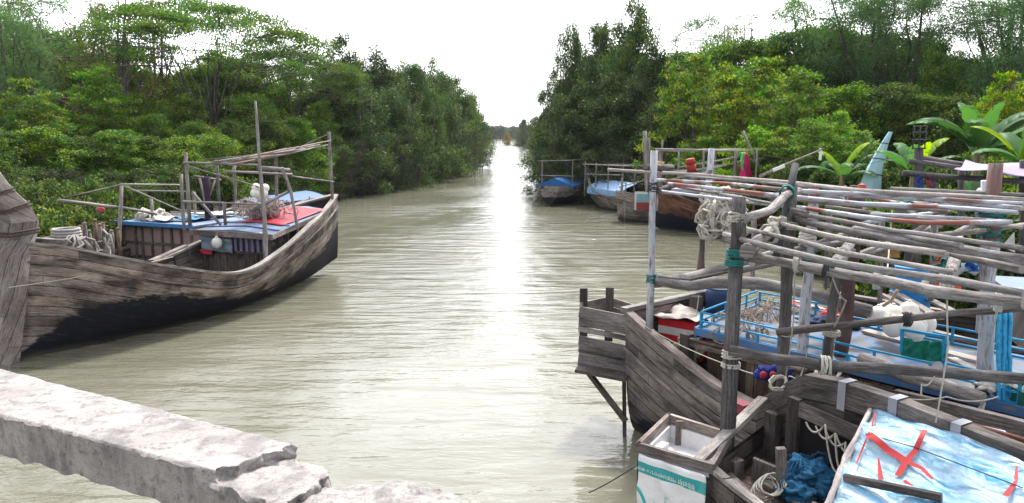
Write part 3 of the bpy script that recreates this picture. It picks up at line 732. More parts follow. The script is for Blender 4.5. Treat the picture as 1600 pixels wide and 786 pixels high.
# ================= far boats along the right bank
def small_frame(root, fr, posts, rails, r=.045, mat=None):
    for s, p, z0, z1 in posts: part_pole(root, 'post', [fr(s, p, z0), fr(s+.03, p, z1)], r, mat or W_POLE)
    for a, b in rails: part_pole(root, 'frame_pole', [fr(*a), fr(*b)], r*.75, mat or W_POLE)
F3 = Frame(G(858, 322).xy, (.42, .9))
r3 = thing('fishing_boat', 'small boat with blue tarps seen bow on, furthest of the boats by the right bank', 'boat', F3(4, 0, 0))
hull(r3, F3, [(0,.75,1.45,0),(.7,1.25,1.4,-.1),(2.5,1.55,1.3,-.3),(5,1.5,1.3,-.3),(7,1.0,1.6,-.1),(8,.4,1.9,.2)], TAR_G, deck_z=.8, thr=lambda s: .65)
m = MB(); rows = [[F3(s, p, 1.95-.35*abs(p)) for p in (-1.5,-.8,0,.8,1.5)] for s in (1.0,3,5,7)]; m.grid(rows, flip=True); m.poly([F3(1.0,p,z) for p,z in ((-1.5,1.42),(0,1.95),(1.5,1.42),(1.5,1.2),(-1.5,1.2))]); m.build('canopy', plain('blue_tarp_cloth', (.015,.12,.36), .6, .3, 3), r3)
small_frame(r3, F3, [(1.5,1.2,1,3.3),(1.5,-1.2,1,3.2),(5,1.2,1,3.3),(5,-1.2,1,3.2)], [((1.3,-1.4,3.15),(1.5,1.4,3.25)),((1.5,1.2,3.25),(5.2,1.2,3.25)),((5,-1.4,3.2),(5,1.4,3.2)),((1.4,-1.3,2.1),(1.4,1.4,2.1))])
m = MB(); m.plank(F3(-.1, -.6, 1.5), F3(-.5, -1.15, -.1), .16, .05); m.build('rudder', W_GREY, r3)

F4 = Frame(G(926, 320).xy, (2.3, -6.2))
r4 = thing('fishing_boat', 'slender boat with an upswept pointed prow and a light blue tarp', 'boat', F4(4, 0, 0))
hull(r4, F4, [(-1.2,.05,2.7,1.5),(-.3,.3,2.1,.6),(.8,.7,1.6,.0),(2.2,1.1,1.25,-.3),(4.5,1.3,1.05,-.3),(7,1.1,1.15,-.1),(8,.8,1.3,.1)], TAR_G, deck_z=.5, thr=lambda s: .05, flare=.5)
m = MB(); rows = [[F4(s, p, 1.95-.42*abs(p)**1.4) for p in (-1.2,-.7,0,.7,1.2)] for s in (1.5,2.6,4.2,6.4)]; m.grid(rows, flip=True); m.grid([[F4(s,1.2,1.42), F4(s,1.22,1.0)] for s in (1.5,3.2,4.6,6.4)]); m.build('canopy', plain('light_blue_tarp_cloth', (.22,.36,.56), .6, .25, 2), r4)
small_frame(r4, F4, [(s, p, .7, 3.1+.1*(s%2)) for s in (.9,2.6,4.4,6.4) for p in (-1.0,1.1)], [((.6,1.1,3.0),(7.2,1.1,3.1)),((.6,-1,3.0),(7.2,-1,3.1)),((.8,1.1,2.3),(6.4,1.1,2.5)),((1,-1,3.0),(1,1.1,3.0)),((4.4,-1,3.05),(4.4,1.1,3.1)),((6.4,-1,3.05),(6.4,1.1,3.1))], .045, W_BAMB)

F5 = Frame(G(966, 345).xy, (4.2, -.5))
r5 = thing('fishing_boat', 'stubby grey boat with a blue and red painted board on its side', 'boat', F5(3, 0, 0))
hull(r5, F5, [(0,.5,1.75,.05),(.6,.85,1.6,-.1),(2,1.25,1.35,-.3),(4,1.3,1.3,-.3),(6,1.1,1.5,-.1)], TAR_G, deck_z=.6, thr=lambda s: .02, rake0=-.1)
bd = MB(); c = F5(1.25, 1.12, 1.45)
for k, nm in enumerate((.72, .36, .0)): pass
bx = MB(); bx.box(F5(1.3, 1.18, 1.30), (.86, .05, 1.04), F5.A()); bx.build('painted_board', paint('board_white', (.6,.6,.58), amt=.15), r5)
bx = MB(); bx.box(F5(1.34, 1.22, 1.48), (.72, .03, .42), F5.A()); bx.build('board_panel', paint('board_blue', (.18,.38,.45), (.4,.3,.25), amt=.3), r5)
bx = MB(); bx.box(F5(1.34, 1.22, 1.0), (.72, .03, .44), F5.A()); bx.build('board_panel', paint('board_red', (.26,.05,.05), (.3,.2,.18), amt=.3), r5)
small_frame(r5, F5, [(.1,.3,.2,2.6),(.35,.7,0,2.4),(.9,-.8,.5,3.0),(2.6,1.1,.5,3.3),(2.6,-1,.5,3.3)], [((0,.2,2.0),(3.5,1.1,3.1)),((.8,-.8,2.8),(2.6,1.1,3.0)),((0,.9,3.0),(5,.9,3.1))], .04)
m = MB(); m.plank(F5(.0, .9, .55), F5(-1.9, 1.0, .12), .08, .05); m.build('plank_oar', W_PALE, r5)

F6 = Frame(G(1024, 357).xy, (5.6, -2.6))
r6 = thing('fishing_boat', 'large red brown boat with a black bottom, behind the hanging white net', 'boat', F6(5, 0, 0))
hull(r6, F6, [(0,.35,2.35,.1),(.8,.95,2.15,-.2),(2.2,1.4,1.65,-.4),(4,1.6,1.2,-.4),(6,1.6,1.1,-.4),(8,1.3,1.5,-.2),(9.5,.6,2.2,.2)], TAR_R, deck_z=.7, thr=lambda s: 1.0-.09*s, flare=.4, rub=.5, rake0=-.06, gun=wood('red_brown_trim', (.09,.05,.04), (.30,.19,.15)))
m = MB(); m.box(F6(3.1, -.1, 1.55), (3.2, 1.9, 1.1), F6.A()); m.build('cabin_wall', wood('red_brown_boards', (.07,.025,.02), (.18,.08,.06), plank=.22), r6)
m = MB(); m.box(F6(3.0, -.1, 2.18), (3.9, 2.4, .16), F6.A()); m.build('roof', paint('pale_violet_roof', (.36,.34,.42), (.25,.2,.2), .3), r6)
small_frame(r6, F6, [(.2,0,1,4.8),(.2,.5,1,4.3),(2.6,1,1,4.3),(5.2,1,1,4.4),(.9,-1,1,4.2),(2.8,-1.2,1,4.3),(5.4,-1.2,1,4.4),(6.8,0,1,4.6)],
   [((0,.4,4.2),(7,.4,4.35)),((-.1,-1,4.2),(7,-1.2,4.35)),((0,.6,4.3),(5,1,4.25)),((.2,-1.1,4.15),(.3,.7,4.2)),((2.7,-1.3,4.2),(2.7,1.1,4.2)),((5.3,-1.3,4.3),(5.3,1.1,4.3)),((1,.8,3.0),(6.6,.3,4.1)),((.6,.9,2.6),(5,.5,3.9)),((1,-.6,3.3),(6.8,-.4,4.4)),((0,0,3.0),(2.6,.9,3.3))], .07, W_BAMB)
for q in ([(1007,205,37),(1010,300,37)],[(1013,215,37.3),(1015,310,37.3)],[(1150,236,37),(1146,330,37)]): part_pole(r6, 'post', [P(*x) for x in q], .09, W_POLE)
part_pole(r6, 'boom', [P(1160,205,37.2), P(1178,243,37), P(1205,300,36.6)], .07, W_PALE)
for q in ([(1163,235,37),(1158,290,37)], [(1190,262,37),(1172,248,37)]): part_pole(r6, 'brace', [P(*x) for x in q], .06, W_POLE)
o = MB(); tangle(o, P(1135, 262, 38), (.2,.2,.2), 1, .01, 2)
def pennant(name, pts, mat, label):
    o = cloth(name, pts, mat, None, .05, 9, 5); tag(o, label, 'flag'); return o
pennant('flag', [[P(1161,238,36.6), P(1165,238,36.4), P(1168,239,36.5)], [P(1157,256,36.7), P(1164,256,36.1), P(1172,258,36.7)], [P(1155,277,36.8), P(1166,277,36.2), P(1176,276,36.8)]], plain('magenta_cloth', (.55,.01,.12), .8, .15, 3), 'magenta cloth hanging from the mast of the brown boat')
pennant('flag', [[P(1158,238,36.4), P(1161,238,36.4), P(1164,238,36.4)], [P(1157,252,36.2), P(1160,252,36.3), P(1163,252,36.4)], [P(1160,266,36.1), P(1162,266,36.2), P(1163,266,36.3)]], plain('bright_green_cloth', (.12,.50,.16), .8, .15, 3), 'narrow green cloth beside the magenta one on the brown boat')

F7 = Frame((12.6, 42.5), (4.5, -3.0))
r7 = thing('fishing_boat', 'grey boat with bright blue cloths on its side, half hidden behind the red brown boat', 'boat', F7(4, 0, 0))
hull(r7, F7, [(0,.1,2.6,.4),(1,.7,2.3,.0),(3,1.2,1.9,-.3),(5.5,1.3,1.9,-.3),(8,.6,2.6,.2)], TAR_G, deck_z=.8, thr=lambda s: .02)
for k, (s, w_) in enumerate(((1.6,.8),(3.3,.45))):
    o = cloth('cloth', [[F7(s+x, spl([(0,.1),(1,.7),(3,1.2),(5.5,1.3),(8,.6)], s+x, 1)+.1, z) for x in (0, w_/2, w_)] for z in (2.25, 1.8, 1.3-.2*k)], plain('azure_cloth', (.01,.22,.62), .7, .2, 3), None, .03, 40+k)
    tag(o, ('wide' if k == 0 else 'narrow') + ' azure blue cloth draped over the side of the half hidden grey boat', 'cloth')

# boat with the tall light blue prow, drawn up at the bank
F8 = Frame(P(1368, 330, 30).xy, (4.5, 2.2))
r8 = thing('fishing_boat', 'boat with a tall light blue tapering prow, drawn up by the banana plants', 'boat', F8(3, 0, 0.3))
hull(r8, F8, [(-.2,.3,2.2,.2),(1,.9,1.9,.1),(3,1.3,1.6,.1),(6,1.2,1.8,.1),(8,.4,2.4,.5)], TAR_G, deck_z=1.0, thr=lambda s: .3)
lb = paint('light_blue_prow_paint', (.33,.55,.62), (.35,.42,.45), .25, .5, 2.5, (1,2,1)); m = MB(); rows = []
tp = [(1354,345,.46),(1356,320,.46),(1360,296,.45),(1365,272,.34),(1373,248,.23),(1383,224,.14),(1392,206,.08)]
for px, py, w in tp:
    c = P(px, py, 30); rows.append([c + Vector((x*w, y*w*.7, -x*w*.15 if py < 290 else 0)) for x, y in ((-1,-.4),(-.2,-1),(.6,-.8),(1,0),(.6,.8),(-.4,.9),(-1,.4),(-1,-.4))])
m.grid(rows, smooth=False, flip=False); m.poly(rows[-1][:-1]); m.build('stem_post', lb, r8)
m = MB()
for k in (2, 3, 4, 5):
    r_ = rows[k]; cc = sum(r_[:-1], Vector())/7; m.tube([cc + (p-cc)*1.04 for p in r_], .02, 4, cap=False)
m.build('wire_band', plain('dark_wire', (.05,.05,.05), .7), r8)
m = MB(); m.tube([P(1331,350,28.5), P(1333,330,28.5), P(1335,290,28.5)], .17, 8); m.build('drum_bollard', plain('dark_bollard', (.05,.04,.045)), r8)
o = MB(); o.tube([P(1347,320,27.5), P(1347,290,27.5)], .16, 12); o.ball(P(1347,290,27.5), .15, 10, 6, (1,1,.5)); o = o.build('red_drum', plain('dull_red_plastic', (.35,.06,.05), .6)); tag(o, 'dull red cylinder standing left of the light blue prow', 'drum')
# ================= near boat on the right with the blue railed roof
FC = Frame((2.82, 12.63), (.632, -.775))
rC = thing('fishing_boat', 'near boat on the right with a blue railed cabin roof and plank box astern', 'boat', FC(4, 0, 0))
tabC = [(0,1.22,2.12,-.12),(1,1.34,1.74,-.25),(2.2,1.45,1.38,-.35),(3.6,1.52,1.34,-.4),(5.2,1.5,1.75,-.4),(6.6,1.3,2.2,-.3),(8.2,.9,2.7,-.1),(9.6,.15,3.2,.4)]
secC = hull(rC, FC, tabC, TAR_C, deck_z=.85, flare=.05, thr=lambda s: float(np.interp(s, [0,1,3], [.28,.45,.5])), rub=.62, gw=.13, gun=W_GREY, deck_rng=(.1, 9), full=lambda s: float(np.interp(s,[0,2.5,5],[.2,.4,.8])))
m = MB(); m.plank(FC(-.02,-1.25,2.16), FC(-.02,1.25,2.16), .14, .07); m.build('transom_cap', W_PALE, rC)
m = MB(); 
for k, (s, p, z0, z1) in enumerate(((.35,-.2,1.0,2.25),(.5,-.85,1.0,2.2),(1.1,1.0,1.2,1.95))):
    m = MB(); m.box(FC(s, p, (z0+z1)/2), (.16, .17, z1-z0), FC.A()); m.build('bollard', W_DARK, rC)
# stern planks inside, seen dark
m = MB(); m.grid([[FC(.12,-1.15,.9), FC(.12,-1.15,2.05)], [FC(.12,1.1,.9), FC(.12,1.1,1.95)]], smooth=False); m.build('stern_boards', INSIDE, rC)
# plank box hung outside the stern
m = MB(); c0 = P(905, 487, 12.25); c1 = P(979, 500, 12.0)
def pl4(m, a, b, w, t=.035): # board standing on edge, from a to b, height w
    return m.plank(a, b, t, w)
zs_ = (0, -.17, -.30, -.50, -.64, -.80)
hs_ = (.20, .13, .09, .17, .13, .30)
for z_, w in zip(zs_, hs_):
    m.plank(c0 + Vector((.0, 0, z_)), c1 + Vector((.03, 0, z_-.02)), .04, w*.95)
m.build('box_planking', wood('crate_boards', (.12,.10,.095), (.36,.31,.29)), rC)
back0 = P(950, 468, 13.6); back1 = P(1003, 486, 12.9)
m = MB()
for z_ in (-.02, -.2, -.38): m.plank(back0 + Vector((0,0,z_)), back1 + Vector((0.05,0,z_)), .04, .16)
m.plank(c0 + Vector((.02,.03,-.1)), back0 + Vector((0,0,-.2)), .04, .5); m.build('box_planking', W_GREY, rC)
m = MB(); m.plank(c0 + Vector((.05, .1, -.93)), c1 + Vector((.1, .1, -.93)), 1.0, .05); m.build('box_floor', W_DARK, rC)
for a, b in (((912,450),(911,575)),((953,449),(950,560))):
    m = MB(); m.plank(P(*a, 12.4), P(*b, 12.35), .13, .08, (0,1,0)); m.build('box_post', W_DARK, rC)
m = MB(); m.plank(P(914,575,12.3), P(978,658,11.75), .09, .07); m.build('brace', W_DARK, rC)
m = MB(); m.plank(P(975,590,11.9), P(976,690,11.75), .06, .06, (0,1,0)); m.build('rudder_stock', W_DARK, rC)
# cabin under the railed roof
zr = 2.05; rs0, rs1, rp0, rp1 = 1.25, 8.4, .98, -1.18
m = MB(); slat_wall(m, FC(rs0+.15, rp0-.1, 0), FC(rs1, rp0-.1, 0), .85, 1.9, 40, .03); m.build('side_wall', wood('ochre_boards', (.10,.07,.05), (.28,.21,.16), plank=.2), rC)
m = MB(); slat_wall(m, FC(rs0+.15, rp0-.1, 0), FC(rs0+.15, rp1+.1, 0), .85, 1.9, 10, .03); slat_wall(m, FC(rs0+.2, rp1+.1, 0), FC(rs1, rp1+.1, 0), .85, 1.9, 30, .03); m.build('back_wall', W_DARK, rC)
m = MB(); rows = []
for i in range(25):
    s = rs0 + (rs1-rs0)*i/24; sk = -.35*(1-i/24)
    rows.append([FC(s + sk*(j/6), rp0 + (rp1-rp0)*j/6, zr + .05*math.sin(PI*j/6)) for j in range(7)])
m.grid(rows, smooth=True, flip=False)
SL = paint('sun_bleached_blue_deck_paint', (.10,.175,.30), (.15,.145,.145), .58, .8, 3.2, (1,1.3,1)); m.build('roof', SL, rC)
m = MB(); m.plank(FC(rs0, rp0+.02, zr-.03), FC(rs1, rp0+.02, zr-.03), .05, .11); m.plank(FC(rs0-.02, rp0, zr-.06), FC(rs0-.36, rp1, zr-.06), .05, .17); m.plank(FC(rs0-.36, rp1-.02, zr-.06), FC(rs1, rp1-.02, zr-.06), .05, .17)
m.build('roof_fascia', BLUE_T, rC)
m = MB(); m.plank(FC(rs0-.05, rp0+.08, zr-.2), FC(rs1, rp0+.08, zr-.2), .07, .12); m.build('eave_timber', W_BROWN, rC)
RAILM = paint('bright_blue_rail_paint', (.015,.25,.47), (.08,.14,.18), .18, .45, 4)
def rail(name, a, b, z, dz, n, r=.02, mid=True):
    m = MB(); a0, b0 = Vector(a), Vector(b); r_ = .62; up = Vector((0,0,1))
    for zz in ([dz, dz*.5, .02] if mid else [dz, .02]): m.box((a0+b0)/2 + up*(z+zz - (a0.z+b0.z)/2), ((b0-a0).length, .026, .024), b0-a0)
    for i in range(n+1):
        q = a0.lerp(b0, i/n); h_ = dz if (i % 2 == 0 or not mid) else dz*.5; m.box(Vector((q.x, q.y, z + h_/2 + .01)), (.032, .024, h_), b0-a0)
    return m.build(name, RAILM, rC)
rail('railing', FC(rs0+.05, rp0-.03, 0), FC(4.6, rp0-.03, 0), zr, .27, 10)
rail('railing', FC(4.75, rp0-.06, 0), FC(8.2, rp0-.06, 0), zr, .30, 9)
rail('railing', FC(rs0+.02, rp0-.1, 0), FC(rs0-.30, rp1+.08, 0), zr, .27, 5)
rail('railing', FC(rs0-.25, rp1+.05, 0), FC(8.2, rp1+.05, 0), zr, .25, 14)
# lower second rail, outside the eave (steel pipe frame of the side deck)
m = MB()
for a_, b_ in (((1300,590),(1400,622)),((1262,560),(1372,592)),((1372,592),(1500,632))):
    pass
for z_, p_ in ((1.62, 1.32), (1.8, 1.32)): m.box((FC(3.2,p_,z_)+FC(8,p_,z_))/2, ((FC(3.2,p_,z_)-FC(8,p_,z_)).length, .05, .05), FC.A())
for k in range(9): m.box(FC(3.2+.6*k, 1.32, 1.66), (.04, .03, .32), FC.A())
m.build('side_rail', RAILM, rC)
# posts of the big pole frame, standing in this boat
PW = PP_W
POSTS = [ # name pixel path with depth, radius, material
 ([(1022,235,11.6),(1018,400,11.55),(1014,512,11.5)], .068, PP_W, 'flaking white post at the stern'),
 ([(1112,232,14.2),(1103,340,14.1),(1092,430,14.0),(1091,470,14.0)], .07, PP_W, None),
 ([(1272,294,9.9),(1266,380,9.85),(1259,470,9.8),(1250,592,9.7)], .085, PP, 'red and white flaking post'),
 ([(1337,300,9.75),(1330,400,9.7),(1323,480,9.65),(1312,562,9.6)], .115, plain('rusty_dark_pipe', (.09,.05,.05), .7, .5, 5), 'dark rusty pipe post'),
 ([(1556,255,8.3),(1549,380,8.25),(1541,500,8.2),(1531,645,8.15)], .095, PP_W, 'thick white post with teal lashing'),
 ([(1543,282,9.3),(1541,420,9.3),(1535,520,9.3)], .085, PP_W, None),
 ([(1238,288,8.9),(1232,400,8.85),(1227,500,8.8),(1222,615,8.75)], .085, W_POLED, None),
 ([(1333,360,8.6),(1318,400,8.6),(1300,470,8.6),(1292,575,8.6)], .07, W_POLED, None),
 ([(1436,231,13.5),(1434,300,13.5),(1432,415,13.5)], .09, W_POLED, None),
 ([(1482,432,8.4),(1489,398,8.4),(1497,370,8.4)], .07, W_POLE, None)]
for q, r, mt, lb_ in POSTS: part_pole(rC, 'post', [P(*x) for x in q], r*.88, mt, r*.84, lb_)
# cage lamp on the dark post
m = MB(); c = P(1437, 214, 13.5)
for k in range(6):
    a_ = 2*PI*k/6; m.tube([c + Vector((.11*math.cos(a_), .11*math.sin(a_), z_)) for z_ in (-.22, .2)], .012, 4)
for z_ in (-.2, -.05, .08, .19): m.tube([c + Vector((.115*math.cos(a_), .115*math.sin(a_), z_)) for a_ in np.linspace(0, 2*PI, 11)], .011, 4, cap=False)
m.build('cage', ROPE_D, rC)
# horizontal rails lashed to the stern post
LOGS_C = [ ([(1024,442,11.5),(1080,432,12.2),(1140,416,13.0),(1205,398,13.8)], .085, W_POLE),
 ([(1026,436,11.5),(1075,446,11.3),(1150,440,11.0),(1220,449,10.6),(1290,466,10.3),(1360,488,10.0)], .095, W_POLE),
 ([(1408,337,8.9),(1450,312,11.5)], .10, W_POLE), ([(1262,306,10.0),(1312,310,12.0)], .09, W_POLE), ([(1212,311,10.2),(1255,304,12.0)], .09, W_POLE), ([(1537,335,8.3),(1534,300,10.5)], .09, W_POLE),
 ([(1116,318,13.5),(1160,300,15)], .07, W_POLE), ([(1105,318,14),(1160,308,13.9)], .08, W_POLED),
 ([(1024,300,11.6),(1112,268,14.2)], .05, W_POLED), ([(1008,262,11.6),(1050,262,12.5)], .05, W_POLED)]
for q, r, mt in LOGS_C: part_pole(rC, 'crossbeam', [P(*x) for x in q], r, mt, r*.9)
# braces on the cabin side
for q in ([(1100,470,13.9),(1094,330,14.1)],): part_pole(rC, 'post', [P(*x) for x in q], .05, W_POLED)

# long poles resting on the frame: red-and-white and plain
def loose(px, z, r, mt, label, r1=None, grp=None):
    m = MB(); pole(m, [G(a, b, z) for a, b in px], r*(.52 if grp == GRP_U else .6), (r1 or r*.8)*(.52 if grp == GRP_U else .6), 9, crook=.10); o = m.build('pole', mt); return tag(o, label, 'pole', grp)
GRP_U = 'long poles stored on the upper frame'
loose([(951,265),(1100,274),(1240,286),(1340,298),(1440,304),(1600,313)], 4.33, .062, W_BAMB, 'long pale bamboo pole, topmost of the upper bundle across the right boats', .06, GRP_U)
loose([(1024,281),(1130,286),(1240,298),(1340,306),(1460,312),(1598,326)], 4.26, .052, PP, 'red and white banded pole just under the topmost bamboo of the upper bundle', .05, GRP_U)
loose([(1045,287),(1150,298),(1240,308),(1345,318),(1460,323),(1590,332)], 4.22, .05, PP, 'red and white pole running just below its banded neighbour in the upper bundle', .05, GRP_U)
loose([(1030,299),(1160,314),(1255,325),(1345,339),(1450,349),(1580,347)], 4.12, .052, PP, 'lowest red and white pole of the upper bundle, with its end near the white post', .05, GRP_U)
loose([(1190,293),(1290,300),(1420,306),(1530,315),(1598,318)], 4.30, .045, PP_W, 'whitish pole squeezed between bamboo and red banded pole at the right edge', .045, GRP_U)
loose([(1330,303),(1430,322),(1500,320),(1580,326)], 4.20, .042, PP, 'short red and white pole ending at the right of the upper bundle', .042, GRP_U)
loose([(1360,335),(1430,338),(1500,341),(1575,346)], 4.10, .045, PP, 'short faded red pole below the bundle, beside the white post', .045, GRP_U)
loose([(1392,294),(1480,299),(1600,304)], 4.36, .04, W_BAMB, 'thin bamboo pole above the bundle on the far right, beginning by a teal knot', .035, GRP_U)
loose([(1060,292),(1130,304),(1200,317),(1262,332)], 4.15, .045, W_POLE, 'grey pole behind the hanging white net under the upper bundle', .04, GRP_U)
GRP_L = 'long poles stored on the lower near frame'
loose([(1230,331),(1318,346),(1400,361),(1465,369),(1597,388)], 4.08, .042, W_POLE, 'thin grey pole, highest of the lower rack', .038, GRP_L)
loose([(1336,356),(1400,367),(1502,385)], 4.04, .045, W_POLE, 'short grey pole with its blunt end left of the teal lashed stub', .045, GRP_L)
loose([(1203,345),(1262,361),(1328,375),(1400,386),(1480,398)], 4.0, .052, W_BAMB, 'pale pole of the lower rack starting at the white lashing of the dark leaning stick', .05, GRP_L)
loose([(1168,358),(1242,375),(1318,395),(1400,410),(1492,426)], 3.98, .042, W_BAMB, 'thin pale pole second from below in the lower rack', .04, GRP_L)
loose([(1132,366),(1216,390),(1305,411),(1400,425),(1487,438),(1600,458)], 3.95, .052, W_BAMB, 'long pale pole, lowest of the thin poles in the lower rack', .05, GRP_L)
loose([(1234,341),(1293,354),(1400,374),(1502,389),(1600,406)], 4.0, .06, W_POLE, 'thick grey log lying among the thin poles of the lower rack', .07, GRP_L)
loose([(1445,384),(1500,400),(1597,421)], 3.9, .055, W_POLE, 'grey log beside the white post on the far right of the rack', .06, GRP_L)
loose([(1466,368),(1530,361),(1600,352)], 3.95, .055, W_BAMB, 'pale pole slanting up to the right edge above the dark logs', .05, GRP_L)
loose([(1350,349),(1400,340),(1480,331)], 4.05, .045, PP_W, 'whitish pole slanting up behind the lower rack', .04, GRP_L)

for k_, (px0, D0, px1, D1, y0, y1, l_) in enumerate(((1175,9.5,1420,12,412,330,'grey'),(1360,9.0,1500,12,400,318,'grey'),(1440,8.6,1560,11,392,325,'grey'))):
    part_pole(rC, 'crossbeam', [P(px0, y0, D0), P((px0+px1)/2, (y0+y1)/2+3, (D0+D1)/2), P(px1, y1, D1)], .045, W_POLE)
for a_, b_ in (((1295,330,10.5),(1292,450,10.5)),((1378,345,10.8),(1374,470,10.8)),((1460,350,9.6),(1455,470,9.6)),((1178,330,12.5),(1175,455,12.4))):
    part_pole(rC, 'post', [P(*a_), P(*b_)], .045, W_POLE)
GRP_T = 'thin poles crossing the upper frame'
for k_, (pts_, z_) in enumerate(((((1130,300),(1300,318),(1480,330)),4.16),(((1290,322),(1440,342),(1598,356)),4.08),(((1400,300),(1500,309),(1600,319)),4.30),(((1060,274),(1180,284),(1300,296)),4.30))):
    loose(list(pts_), z_, .036, (W_POLE, W_BAMB, PP, W_BAMB)[k_], ('thin grey pole threaded through the middle of the upper bundle','thin pale pole between the upper bundle and the lower rack','thin painted pole near the right end of the upper bundle','thin pale pole at the left end of the upper bundle')[k_], .03, GRP_T)

# ================= nearest boat, bottom right
FD = Frame((2.27, 7.71), (.5, -.866))
rD = thing('fishing_boat', 'nearest dark boat at the bottom right with curved timber and tarp covered hold', 'boat', FD(2.5, 0, 0))
arch = [(-.10,1.98),(.10,2.14),(.3,2.32),(.5,2.45),(.9,2.50),(1.5,2.50),(2.2,2.45),(3.0,2.40),(4.2,2.3)]
m = MB(); rows = []
for s, z in arch: rows.append([FD(s, -.80+y, z+x) for y, x in ((-.09,0),(.07,0),(.07,-.28),(-.09,-.28),(-.09,0))])
m.grid(rows, smooth=False, flip=False); m.poly(rows[0][:4]); m.poly(rows[-1][:4][::-1])
m.build('side_timber', wood('dark_curved_timber', (.05,.04,.038), (.22,.185,.17)), rD)
m = MB(); rows = []; zsv = []
for s, z in arch:
    r = [FD(s, -.86 + .25*(k/5)**2*0, z-.2 - (z+.15)*k/5) for k in range(6)]; rows.append(r); zsv.append([(p.z, p.z-.4) for p in r])
m.grid(rows, None, zsv, smooth=False, flip=True)
rows = []; zsv = []; uvs = []
nearl = [(.54,.785,1.80),(.95,.90,1.80),(1.33,.98,1.80),(2.0,1.15,1.78),(3.0,1.35,1.85),(4.2,1.4,2.0)]
for s, p, z in nearl:
    r = [FD(s - .0, p - .10*(k/5)**2*3*.5, z-.01 - (z+.15)*k/5) for k in range(6)]; rows.append(r); zsv.append([(q.z, q.z-.3) for q in r]); uvs.append([(s, (z+.15)*k/5) for k in range(6)])
m.grid(rows, uvs, zsv, smooth=False, flip=False)
tr = [FD(.54 - .54*k/6, .785 - 1.6*k/6, 0) for k in range(7)]
rows = [[Vector((q.x, q.y, 1.72 - 1.87*j/5)) for j in range(6)] for q in tr]
m.grid(rows, None, [[(q.z, q.z-.3) for q in r] for r in rows], smooth=False, flip=True)
m.build('hull', TAR_D, rD)
m = MB(); rows = []
for s, z in arch: rows.append([FD(s, -.72, z-.26), FD(s, -.70, .9)])
m.grid(rows, smooth=False); rows = [[FD(s+.03, p-.07, z-.03), FD(s+.03, p-.10, .9)] for s, p, z in nearl]; m.grid(rows, smooth=False, flip=True)
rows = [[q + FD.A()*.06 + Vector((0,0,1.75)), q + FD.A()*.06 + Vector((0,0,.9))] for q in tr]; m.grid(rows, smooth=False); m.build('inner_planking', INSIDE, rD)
m = MB()
for i in range(len(nearl)-1):
    a, b = nearl[i], nearl[i+1]; m.plank(FD(a[0], a[1]-.05, a[2]+.015), FD(b[0], b[1]-.05, b[2]+.015), .09, .045, over=.02)
m.build('gunwale', W_PALE, rD)
m = MB(); m.plank(FD(.54, .82, 1.83), FD(.0, -.70, 2.02), .11, .06); m.build('transom_cap', W_PALE, rD)
m = MB(); m.grid([[FD(0, -.8, 1.40), FD(.5, .8, 1.40)], [FD(4.2, -.8, 1.40), FD(4.2, 1.3, 1.40)]], smooth=False); m.build('deck', wood('deck_boards_reddish', (.06,.04,.035), (.22,.16,.14), plank=.18), rD)
m = MB(); m.plank(FD(.62, -.1, 1.43), FD(1.9, .05, 1.43), .2, .04); m.build('floor_board', wood('light_floor_board', (.16,.11,.08), (.36,.28,.22)), rD)
# frames and posts inside
for s, p, z0, z1, w, d in ((.22,-.62,1.3,1.95,.15,.10),(.48,-.64,1.3,2.2,.14,.08)):
    m = MB(); m.box(FD(s, p, (z0+z1)/2), (w, d, z1-z0), FD.A()); m.build('rib', W_DARK, rD)
m = MB(); m.plank(FD(.55, -.63, 2.10), FD(1.5, -.63, 2.05), .04, .16); m.build('shelf_board', W_GREY, rD)
m = MB(); m.grid([[FD(.50,-.66,1.38), FD(.50,-.66,2.1)],[FD(3.2,-.66,1.38), FD(3.2,-.66,2.1)]], smooth=False); m.build('hold_dark_sheet', plain('hold_black', (.012,.011,.013), .85, .3, 5), rD)  # near-black sheet added to paint the deep darkness of the hold
# carved hatch board and stub post near the stern
cb = MB(); a = P(1176, 716, 7.35); b = P(1212, 728, 7.2); dirv = (b-a).normalized(); W_ = (b-a).length
prof = [(0,0),(.03,-.06),(-.03,-.13),(.02,-.17),(-.02,-.22),(-.02,-.30),(.05,-.34),(0,-.45),(1,-.45),(.98,-.33),(.92,-.30),(1,-.25),(.97,-.18),(1.02,-.14),(.97,-.08),(1,-.02)]
fr_ = [a + dirv*(x*W_) + Vector((0,0,z)) for x, z in prof]; nn = dirv.cross(Vector((0,0,1)))*.05
cb.poly(fr_); cb.poly([p-nn for p in fr_][::-1])
for i in range(len(fr_)): cb.poly([fr_[i], fr_[i]-nn, fr_[(i+1) % len(fr_)]-nn, fr_[(i+1) % len(fr_)]])
cb.build('carved_board', W_GREY, rD)
m = MB(); m.plank(P(1220,700,7.0), P(1222,790,7.0), .09, .07, (0,1,0)); m.build('stub_post', W_GREY, rD)
m = MB(); m.box(P(1146, 728, 7.3), (.16,.14,.16), FD.A()); m.box(P(1128, 742, 7.25), (.14,.14,.10), FD.A()); m.build('post_block', W_GREY, rD)
m = MB(); m.plank(P(1132,735,7.3), P(1172,775,6.9), .06, .06); m.build('brace', W_GREY, rD)
